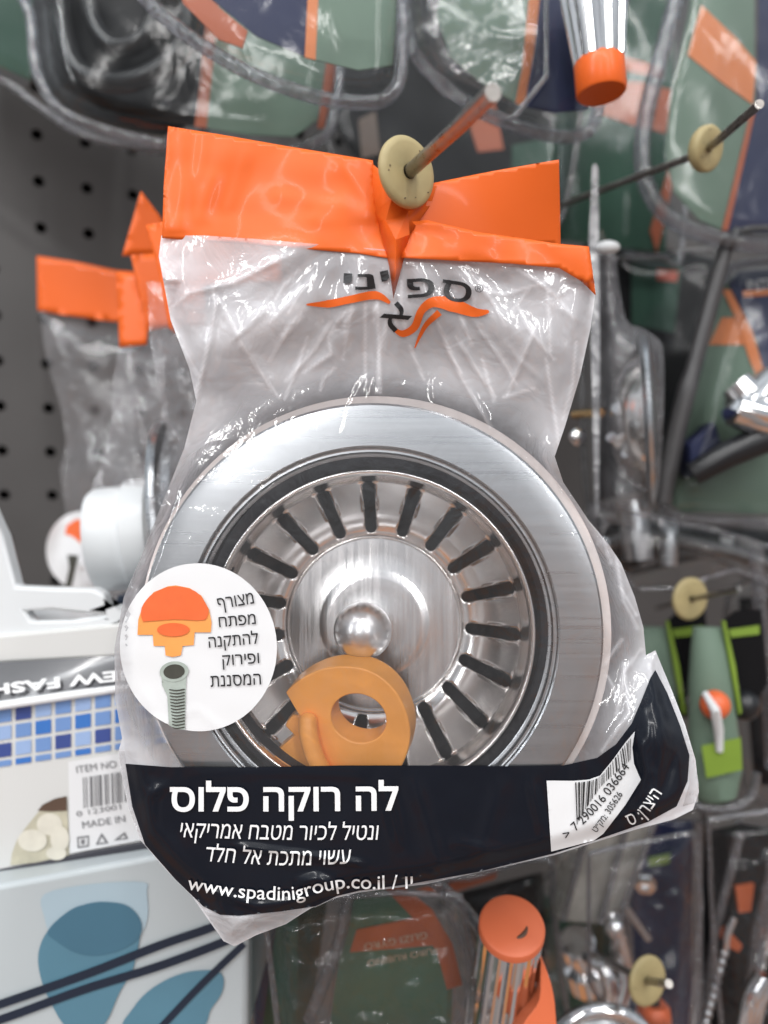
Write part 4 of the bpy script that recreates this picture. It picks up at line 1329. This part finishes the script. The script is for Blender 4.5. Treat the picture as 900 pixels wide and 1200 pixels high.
# long plastic edge, left of that pack
mb = MB()
tube(mb, [P(x, y, d) for x, y, d in smooth_poly([(905, 268, 330), (872, 270, 330), (854, 284, 331), (842, 320, 332), (815, 420, 335), (792, 510, 338), (776, 590, 340)], False, 6)], [1.8] * 8 + [3.2] * 18 + [4.2] * 11, 10)
pe = mb.build('pack_edge_strip', mat('smoky_plastic', (.07, .068, .07), .3, var=.2), None)
tag(pe, 'smoky grey curved plastic strip running down beside the sage pack', 'plastic strip')

# edge-on pack with a round sieve
t7 = thing('blister_pack', 'clear pack seen edge-on, right of the front bag, holding a round sieve', 'blister pack', P(730, 612, 300), 'blister packs on the hooks')
mb = MB(); slab(mb, [(694, 196), (697, 191), (701, 196), (703, 400), (702, 605), (697, 605), (693, 420), (690, 280)], plane(296), 46, back=(.25, .95, 0))
mb.build('edge_sheet', film('pack_sheet_film', .45, tint=(.7, .7, .72), rough=.15, bump=.3, white=(.42, .42, .44)), t7, angle=30)
o7 = np.array([(702, 292), (712, 284), (720, 296), (733, 372), (752, 384), (772, 398), (778, 420), (777, 500), (770, 580), (752, 612), (716, 614), (703, 600)], float)
mb = MB(); sheet(mb, smooth_poly(o7, True, 4), far_film(o7, 304, 14, 22, 61.), 8)
mb.build('clear_shell', FILM_FAR, t7, angle=180)
mb = MB(); ball(mb, P(712, 290, 296), 3.2, 16, (1.5, 1, .8))
mb.build('hanger_stud', WPLAS, t7)
sv = thing('round_sieve', 'steel round sieve seen nearly edge-on inside the clear pack', 'sieve', P(752, 600, 308))
mb = MB()
lathe(mb, P(760, 495, 306), (.93, -.30, .05), [(28, -2), (34, -2.5), (35.5, -1), (34.5, .5), (30, 1), (27.5, 0)], 56)
mb.build('rim', STEEL, sv)
mb = MB()
lathe(mb, P(760, 495, 306), (.93, -.30, .05), [(28, -1), (25, -7), (18, -12), (8, -15), (.1, -15.5)], 48)
mb.build('bowl', STEEL_P, sv)
for k, (x, y) in enumerate(((722, 478), (728, 498), (734, 530), (716, 512))):
    mb = MB(); tube(mb, [P(x, y, 292), P(x + 14, y + 6 + 3 * k, 300)], 2.1, 10); mb.build('prong', CHROME, sv)

# clear grey packs and dark cards behind, right of centre; black packs added as dark filling
for (lab_, d_, o_, cards_) in (
    ('smoky clear pack filling the gap under the sage pack, above the cream stop disc', 400,
     [(690, 600), (760, 604), (880, 618), (970, 625), (970, 700), (900, 690), (840, 655), (790, 650), (740, 670), (690, 690)],
     [([(700, 606), (960, 628), (960, 690), (840, 650), (700, 684)], BLACKC, 'dark_card'), ([(735, 618), (752, 620), (750, 650), (735, 648)], GREYP, 'grey_print'), ([(800, 628), (816, 630), (814, 640), (800, 638)], CARD_OR_D, 'rust_print'), ([(845, 628), (860, 630), (858, 650), (845, 650)], WPLAS, 'pale_print')]),
    ('black pack added as dark filling behind the edge-on pack and the sage pack', 440,
     [(690, 270), (760, 300), (850, 300), (850, 420), (810, 560), (760, 600), (690, 600)],
     [([(695, 275), (845, 305), (840, 420), (800, 560), (695, 590)], BLACKC, 'dark_card'), ([(740, 300), (800, 300), (790, 390), (740, 380)], GREEN_D, 'green_card'), ([(770, 315), (795, 318), (793, 330), (770, 328)], RED, 'red_print')]),
    ('black pack added as dark filling low in the background right of the lime bottles', 440,
     [(860, 690), (970, 690), (970, 930), (880, 930), (860, 800)],
     [([(866, 700), (960, 700), (960, 920), (884, 920)], BLACKC, 'dark_card')]),
    ('dark indigo card pack behind the lowest hook', 385,
     [(735, 955), (800, 948), (826, 960), (822, 1100), (818, 1260), (735, 1260), (720, 1100)],
     [([(742, 962), (812, 962), (812, 1260), (740, 1260), (728, 1100)], INDIGO, 'indigo_card'), ([(760, 1005), (786, 1000), (784, 1012), (760, 1016)], LIME, 'lime_print')]),
    ('deep green pack low in the background behind the lowest hook', 400,
     [(630, 1040), (740, 1040), (740, 1260), (620, 1260)],
     [([(636, 1050), (732, 1050), (732, 1260), (628, 1260)], GREEN_D, 'green_card'), ([(706, 1140), (720, 1140), (720, 1180), (708, 1180)], LIME, 'lime_print')]),
    ('black pack added as dark filling behind the top hooks, between the coloured packs', 420,
     [(380, -60), (380, 150), (440, 240), (560, 260), (660, 250), (660, -60)],
     [([(385, -60), (388, 140), (445, 230), (650, 240), (650, -60)], BLACKC, 'dark_card'), ([(545, 130), (580, 120), (590, 175), (560, 178)], CARD_OR_D, 'rust_print'), ([(420, 140), (440, 130), (446, 180), (424, 186)], BRN, 'brown_print'), ([(600, 170), (650, 160), (650, 235), (600, 230)], GREEN_D, 'green_card')]),
):
    blister(lab_, d_, o_, cards_, 9, 22, ridge=1.6, rmat=GREYPL)

# lime-edged bottle packs
def bottle_pack(label, dx, d0, ball_m, s=1.0):
    g = lambda p: [(x + dx, y) for x, y in p]
    t = thing('bottle_pack', label, 'bottle pack', P(845 + dx, 940, d0), 'green bottle packs with lime edges')
    pl = plane(d0, -.05, 0, 840 + dx, 830)
    mb = MB()
    # rounded tapering body
    secs = [(735, 812, 846, 3), (760, 810, 850, 6), (800, 808, 856, 8), (860, 808, 864, 9), (900, 808, 868, 9), (930, 812, 862, 8), (938, 818, 852, 5)]
    vs = []; fs = []
    n_ = 28
    for y, xl, xr, dep in secs:
        cxx = (xl + xr) / 2 + dx; rx = (xr - xl) / 2
        for k in range(n_):
            q = 2 * math.pi * k / n_
            p = P(cxx + rx * math.cos(q), y, float(pl(cxx, y)))
            p[1] += dep * math.sin(q) * MM
            vs.append(p)
    for i in range(len(secs) - 1):
        for k in range(n_): fs.append([i * n_ + k, i * n_ + (k + 1) % n_, (i + 1) * n_ + (k + 1) % n_, (i + 1) * n_ + k])
    fs.append(list(range(n_))[::-1]); fs.append([(len(secs) - 1) * n_ + k for k in range(n_)])
    mb.add(vs, fs); mb.build('bottle', GREEN, t)
    mb = MB(); slab(mb, g([(847, 728), (850, 728), (862, 780), (869, 834), (867, 838), (858, 790)]), lambda x, y: pl(x, y) - 4, 2); mb.build('edge_strip', LIME, t)
    mb = MB(); sheet(mb, g([(822, 874), (868, 864), (870, 902), (828, 912)]), lambda x, y: pl(x, y) - 10.5, 8); mb.build('lime_label', LIME, t)
    mb = MB(); slab(mb, g([(848, 728), (862, 716), (892, 714), (900, 800), (876, 838), (866, 800)]), lambda x, y: pl(x, y) + 5, 1); mb.build('black_card', BLACKC, t)
    mb = MB(); slab(mb, g([(854, 738), (890, 733), (890, 743), (857, 747)]), lambda x, y: pl(x, y) + 4, .6); mb.build('lime_print', LIME, t)
    mb = MB(); tube(mb, [P(x + dx, y, float(pl(x + dx, y)) - 2) for x, y in smooth_poly([(806, 900), (804, 925), (812, 942), (838, 948), (866, 944), (882, 930), (886, 905)], False, 5)], 2.0, 10)
    mb.build('pack_rim', RIDGE, t)
    mb = MB(); ball(mb, P(838 + dx, 826, d0 - 11), 6.0, 24); mb.build('trigger_cap', ball_m, t)
    mb = MB(); tube(mb, [P(826 + dx, 812, d0 - 12), P(838 + dx, 832, d0 - 18), P(842 + dx, 855, d0 - 12), P(843 + dx, 880, d0 - 11)], [1.2, 2.0, 2.0, 1.5], 10); mb.build('pull_tab', WPLAS, t)
    mb = MB(); ball(mb, P(872 + dx, 826, d0 + 4), 6.6, 24); mb.build('black_cap', BLK_PL, t)
    return t


RED_OR = mat('orange_red_plastic', (.72, .14, .045), .4, var=.06)
bottle_pack('green lime-edged bottle pack in front, with orange-red cap and lime label', 0, 325, RED_OR)
bottle_pack('green lime-edged bottle pack behind, half hidden between the front bag and its twin', -66, 362, RED)
bp_ = 0

# pale clear box at the lower right, with chrome leg
jb = thing('clear_box', 'pale clear plastic box slanting down under the barcode corner of the front bag', 'box', P(690, 1085, 330))
mb = MB(); slab(mb, [(700, 955), (775, 950), (760, 1000), (730, 1070), (722, 1086), (652, 1080), (664, 1050), (684, 990)], plane(330, .05, .03, 710, 1020), 26)
mb.build('box_body', film('frosted_film', .55, tint=(.8, .8, .78), rough=.2, bump=.3, white=(.50, .48, .44)), jb, bevel=2)
mb = MB()
for a, b in (((690, 970), (660, 1078)), ((735, 965), (704, 1082)), ((768, 960), (724, 1082))):
    tube(mb, [P(a[0], a[1], 326), P(b[0], b[1], 328)], 1.4, 10)
mb.build('ribs', RIDGE, jb)
lg = thing('chrome_rod', 'bent chrome rod hanging below the pale clear box', 'rod', P(735, 1145, 330))
mb = MB(); tube(mb, [P(x, y, d) for x, y, d in smooth_poly([(714, 1068, 332), (722, 1090, 330), (730, 1120, 330), (734, 1150, 330), (728, 1175, 330)], False, 6)], 3.2, 16)
ball(mb, P(720, 1087, 328), 4.2, 20)
mb.build('rod', CHROME, lg)
mb = MB(); tube(mb, [P(732, 1062, 330), P(748, 1084, 332), P(760, 1100, 334)], 1.6, 12); mb.build('side_pin', STEEL, lg)

# bottom right: thin clear packs with chains
for (lb_, dx, dd) in (('clear pack with short chain and rust tag at the lower right corner', 0, 345), ('clear chain pack behind, cut by the right edge of the picture', 48, 375)):
    t = thing('chain_pack', lb_, 'chain pack', P(845 + dx, 1215, dd), 'clear chain packs at the lower right')
    mb = MB(); slab(mb, [(826 + dx, 975), (870 + dx, 965), (900 + dx, 970), (880 + dx, 1100), (856 + dx, 1260), (818 + dx, 1260), (822 + dx, 1100)], plane(dd), .6)
    mb.build('dark_card', BLACKC, t)
    for a, b in (((818, 962), (820, 1260)), ((868, 975), (838, 1090)), ((906, 1000), (872, 1260)), ((838, 1090), (826, 1200))):
        mb = MB(); tube(mb, [P(a[0] + dx, a[1], dd - 8), P(b[0] + dx, b[1], dd - 8)], 1.9, 10); mb.build('pack_rim', RIDGE, t)
    mb = MB(); slab(mb, [(842 + dx, 1092), (852 + dx, 1088), (870 + dx, 1108), (866 + dx, 1116), (850 + dx, 1108)], plane(dd - 6), 2); mb.build('rust_tag', CARD_OR_D, t)
    mb = MB(); slab(mb, [(862 + dx, 1040), (884 + dx, 1036), (880 + dx, 1068), (866 + dx, 1070)], plane(dd - 3), 2); mb.build('rust_tag', CARD_OR_D, t)
    mb = MB()
    for k in range(11):
        ball(mb, P(848 + dx - k * 2.6, 1118 + k * 10, dd - 9), 1.9, 12, (1, 1, 1.25))
    mb.build('chain', STEEL, t)
    mb = MB(); tube(mb, [P(860 + dx, 1075, dd - 9), P(852 + dx, 1095, dd - 10), P(850 + dx, 1118, dd - 9)], 1.5, 10); mb.build('pin', CHROME, t)

# bottom centre: pack with orange curve, and an orange-capped cartridge
btc, plc = blister('deep green pack with rust-orange curve under the front bag', 262,
        [(300, 1030), (420, 1030), (500, 1030), (560, 1085), (572, 1150), (560, 1260), (290, 1260)],
        [([(330, 1040), (350, 1040), (346, 1260), (300, 1260)], GREEN_D, 'dark_card'),
         ([(412, 1040), (470, 1036), (500, 1070), (520, 1110), (530, 1150), (528, 1260), (380, 1260), (392, 1160)], mat('forest_card', (.055, .12, .075), .45, var=.12), 'green_card'),
         ([(450, 1040), (474, 1040), (506, 1066), (530, 1106), (542, 1154), (524, 1160), (512, 1116), (488, 1080)], CARD_OR_D, 'curve_print'),
         ([(418, 1090), (486, 1076), (506, 1098), (508, 1108), (410, 1116)], CARD_OR_D, 'bar_print')], 10, 24, ridge=2.0)
mb = MB(); text(mb, 'GLIZI GYRO', [(500, 1092), (426, 1106)], 8, plc, 2.0, .0)
text(mb, 'PURO RUBINO', [(512, 1110), (430, 1126)], 7, plc, 2.0, .0)
mb.build('card_lettering', mat('tan_letter', (.50, .36, .25), .5), btc, smooth=False)
mb = MB(); tube(mb, [P(x, y, d) for x, y, d in smooth_poly([(362, 1195, 255), (380, 1150, 254), (398, 1100, 254), (408, 1050, 254)], False, 6)], 2.2, 10); mb.build('inner_rib', RIDGE, btc)
blister('dark pack left of the deep green pack, beside the leaf carton', 300,
        [(294, 1040), (410, 1030), (400, 1120), (370, 1260), (294, 1260)],
        [([(298, 1046), (330, 1046), (320, 1260), (298, 1260)], INDIGO, 'indigo_card'), ([(332, 1046), (385, 1046), (355, 1260), (318, 1260)], GREEN_D, 'green_card')], 6, 18, ridge=1.6)
ca = thing('tap_cartridge', 'chrome tap cartridge with round orange cap facing the viewer, below the front bag', 'cartridge', P(580, 1215, 240))
cax = np.array([0, .51, -.86]); cax /= np.linalg.norm(cax)
c0 = P(600, 1084, 232)
mb = MB()
vs = []; fs = []; n_ = 72
for R, hgt in ((9.3, 1.5), (9.6, 20), (10.2, 44), (10.4, 70), (10.4, 100)):
    u_, w_, a_ = frame(cax)
    for k in range(n_):
        q = 2 * math.pi * k / n_
        rr = R * (1 + .035 * (1 if k % 4 < 2 else -1))
        vs.append(c0 + (u_ * math.cos(q) + w_ * math.sin(q)) * rr * MM + a_ * hgt * MM)
for i in range(4):
    for k in range(n_): fs.append([i * n_ + k, (i + 1) * n_ + k, (i + 1) * n_ + (k + 1) % n_, i * n_ + (k + 1) % n_])
mb.add(vs, fs); mb.build('ribbed_body', CHROME, ca, angle=20)
CAPM = mat('cap_orange', (.74, .17, .07), .45, var=.05)
mb = MB(); lathe(mb, c0, cax, [(.05, -.6), (8.8, -.6), (9.7, 0), (10.0, .8), (10.0, 2.6), (9.4, 2.8)], 48)
mb.build('cap', CAPM, ca, angle=35)
mb = MB(); u_, w_, a_ = frame(cax)
for ph, r0, ln in ((4.9, 4.4, 1.2),):
    tube(mb, [c0 + (u_ * math.cos(q) + w_ * math.sin(q)) * r0 * MM - a_ * .55 * MM for q in np.linspace(ph, ph + ln, 9)], [.25, .5, .65, .7, .7, .65, .55, .4, .2], 8)
mb.build('cap_notches', BRN, ca)
mb = MB(); slab(mb, smooth_poly([(634, 1128), (645, 1150), (651, 1185), (648, 1225), (604, 1225), (615, 1198), (632, 1172)], True, 4), plane(234), 7)
mb.build('lever', CAPM, ca, bevel=1.5)
o8 = [(520, 1042), (560, 1026), (640, 1006), (648, 1060), (656, 1130), (660, 1260), (520, 1260), (552, 1150)]
blister('clear bulged pack around the orange-capped cartridge', 345, o8, [([(540, 1046), (636, 1022), (650, 1260), (540, 1260), (566, 1140)], BLACKC, 'dark_card'), ([(480, 1046), (585, 1018), (580, 1030), (520, 1050)], CARD_OR_D, 'rust_print')], 34, 26, ridge=1.5)
# coil and red stopper at the lower edge
co_ = thing('chrome_ring', 'chrome ring at the bottom edge beside the orange-capped cartridge', 'ring', P(705, 1215, 300))
mb = MB(); tube(mb, [P(x, y, 300) for x, y in ring(706, 1228, 56, 44, 40)], 3.0, 12, True); mb.build('outer_ring', CHROME, co_)
mb = MB(); tube(mb, [P(x, y, 303) for x, y in ring(706, 1232, 44, 34, 40)], 2.0, 12, True); mb.build('inner_ring', STEEL, co_)
rs = thing('red_stopper', 'small red stopper under the lowest cream stop disc', 'stopper', P(768, 1212, 315))
mb = MB(); lathe(mb, P(766, 1176, 315), (0, 0, -1), [(.1, 0), (5, 0), (6.5, 1.5), (7, 6), (6.2, 14), (5, 15)], 28); mb.build('body', RED_OR, rs)
mb = MB(); lathe(mb, P(766, 1172, 315), (0, 0, -1), [(.1, -3), (2.4, -3), (2.6, 2)], 16); mb.build('stem', BLK_PL, rs)

# ------------------------------------------------------------------ smaller goods deep between the packs
def rod_thing(name, label, cat, pts, r, m, extra=None):
    p3 = [P(*p) for p in pts]
    t = thing(name, label, cat, min(p3, key=lambda q: q[2]))
    mb = MB(); tube(mb, [P(*p) for p in smooth_poly(pts, False, 6)], r, 14); mb.build('bar', m, t)
    if extra:
        mb = MB(); ball(mb, P(*extra[:3]), extra[3], 20); mb.build('end_knob', extra[4], t)
    return t


rod_thing('towel_bar', 'curved grey bar crossing under the sage pack at the right', 'bar', [(700, 640, 372), (760, 628, 370), (830, 640, 368), (900, 662, 366), (950, 690, 366)], 3.0, mat('grey_bar_plastic', (.10, .10, .10), .3, var=.2), (704, 640, 370, 5.0, CHROME))
rod_thing('drain_pipe', 'short shiny metal pipe stub below the edge-on pack', 'pipe', [(738, 590, 350), (744, 620, 348), (748, 655, 348)], 6.5, STEEL)
rod_thing('drain_pipe', 'narrow metal pipe stub left of the rust print under the sage pack', 'pipe', [(782, 606, 372), (784, 634, 370), (783, 662, 370)], 4.2, STEEL)
rod_thing('clear_tube', 'thin clear tube running down at the right edge beside the black pack', 'tube', [(886, 640, 350), (892, 720, 350), (900, 800, 352), (906, 900, 355)], 3.2, RIDGE)
rod_thing('clear_tube', 'thin clear tube at the left of the indigo card, above the lowest hook', 'tube', [(733, 955, 360), (728, 1020, 360), (736, 1090, 362), (738, 1140, 364)], 2.2, RIDGE)
rod_thing('spring', 'bright coiled metal hose at the very bottom right corner', 'hose', [(898, 1145, 330), (884, 1170, 330), (876, 1205, 332)], 5.0, CHROME)
rod_thing('valve_stem', 'brass-coloured stem sticking out left of the round sieve', 'stem', [(672, 486, 318), (690, 484, 312), (706, 483, 306)], 1.8, mat('brass', (.60, .42, .22), .25, 1.), (676, 512, 316, 4.0, CHROME))
for k, (x, y, d, r, lb) in enumerate(((668, 1002, 352, 5.5, 'chrome nut glinting behind the top of the pale clear box'), (756, 1036, 372, 5.0, 'chrome nut in front of the indigo card, right of the pale clear box'),
                                    )):
    t = thing('chrome_nut', lb, 'nut', P(x, y, d), 'loose chrome fittings in the packs')
    mb = MB(); lathe(mb, P(x, y, d), (random.uniform(-.5, .5), .8, random.uniform(-.6, .6)), [(r * .45, -.4), (r * .5, -r * .45), (r * .95, -r * .45), (r, -r * .3), (r, r * .5), (r * .9, r * .6), (r * .45, r * .6), (r * .42, -.4)], 6)
    mb.build('hex_body', CHROME, t, angle=25)
    mb = MB(); tube(mb, [P(x, y, d), P(x, y, d) + np.array([.003, .008, -.004])], r * .4, 12); mb.build('threaded_stub', STEEL, t)

ho = thing('added_coil', 'glossy black coil added for swirling highlights in the dark pack at the top left', 'hose', P(190, 130, 312))
mb = MB()
tube(mb, [P(*p) for p in smooth_poly([(70, -60, 312), (74, 30, 311), (96, 84, 309), (150, 96, 307), (205, 66, 306), (222, 10, 306), (215, -60, 308)], False, 8)], 4.2, 16)
tube(mb, [P(*p) for p in smooth_poly([(105, -60, 314), (108, 20, 313), (140, 56, 311), (178, 30, 310), (184, -60, 311)], False, 8)], 4.0, 16)
mb.build('highlight_coil', mat('glossy_black_rubber', (.015, .015, .016), .22, bump=.1, bscale=90, var=.2), ho)  # black coil added to give the dark pack its curved highlights

# a mixer tap low at the right, and crossing clear wrappers with bright folds
mt = thing('mixer_tap', 'chrome mixer tap body low between the cartridge and the lowest stop disc', 'tap', P(690, 1180, 345))
mb = MB(); lathe(mb, P(676, 1102, 345), (.25, .5, -.83), [(.1, 0), (7, 0), (8, 1), (8.2, 8), (6.4, 10), (6.2, 18), (9, 20), (9.2, 34), (.1, 35)], 40); mb.build('body', CHROME, mt, angle=35)
mb = MB(); tube(mb, [P(*p) for p in smooth_poly([(688, 1120, 340), (706, 1134, 332), (716, 1158, 330), (712, 1182, 332)], False, 6)], 3.4, 16); mb.build('spout', CHROME, mt)
def wrapper(label, o, d, seed):
    o = np.array(o, float)
    t = thing('clear_wrapper', label, 'wrapper', P(o[:, 0].mean(), o[:, 1].max(), d), 'crumpled clear wrappers between the packs')
    cr = []
    rr = random.Random(seed)
    x0, y0 = o.min(0); x1, y1 = o.max(0)
    for k in range(9):
        x = rr.uniform(x0, x1); y = rr.uniform(y0, y1); a = rr.uniform(-.7, .7); q = rr.uniform(20, 60)
        cr.append(([(x, y), (x + q * math.sin(a), y + q * math.cos(a))], rr.uniform(4, 7), rr.uniform(1, 2.6)))
    mb = MB(); sheet(mb, o, far_film(o, d, 10, 26, float(seed), cr), 6); mb.build('film', film('wrapper_film', .012, bump=.5, rough=.09, base=.03, white=(.7, .7, .72)), t, angle=180)
    mb = MB(); tube(mb, [P(x, y, d) for x, y in dens(o, 8)], 1.0, 8, True); mb.build('sealed_edge', RIDGE, t)


wrapper('crumpled clear wrapper right of the front bag under the edge-on pack', [(690, 590), (770, 606), (840, 622), (900, 640), (960, 660), (960, 700), (860, 668), (790, 690), (744, 690), (706, 640)], 338, 3)
wrapper('crumpled clear wrapper over the indigo card at the lower right', [(690, 1000), (760, 985), (812, 975), (822, 1060), (808, 1210), (740, 1240), (690, 1150)], 312, 8)
wrapper('crumpled clear wrapper at the bottom, over the deep green pack', [(310, 1070), (380, 1052), (470, 1046), (540, 1050), (556, 1130), (548, 1240), (330, 1240)], 246, 13)
wrapper('crumpled clear wrapper in the lower right corner, over the chain packs', [(830, 960), (900, 950), (960, 960), (960, 1250), (850, 1250), (836, 1100)], 318, 17)
wrapper('crumpled clear wrapper among the top packs, left of the chrome spout', [(470, -40), (560, -60), (640, -40), (640, 90), (600, 140), (520, 110), (480, 60)], 262, 23)
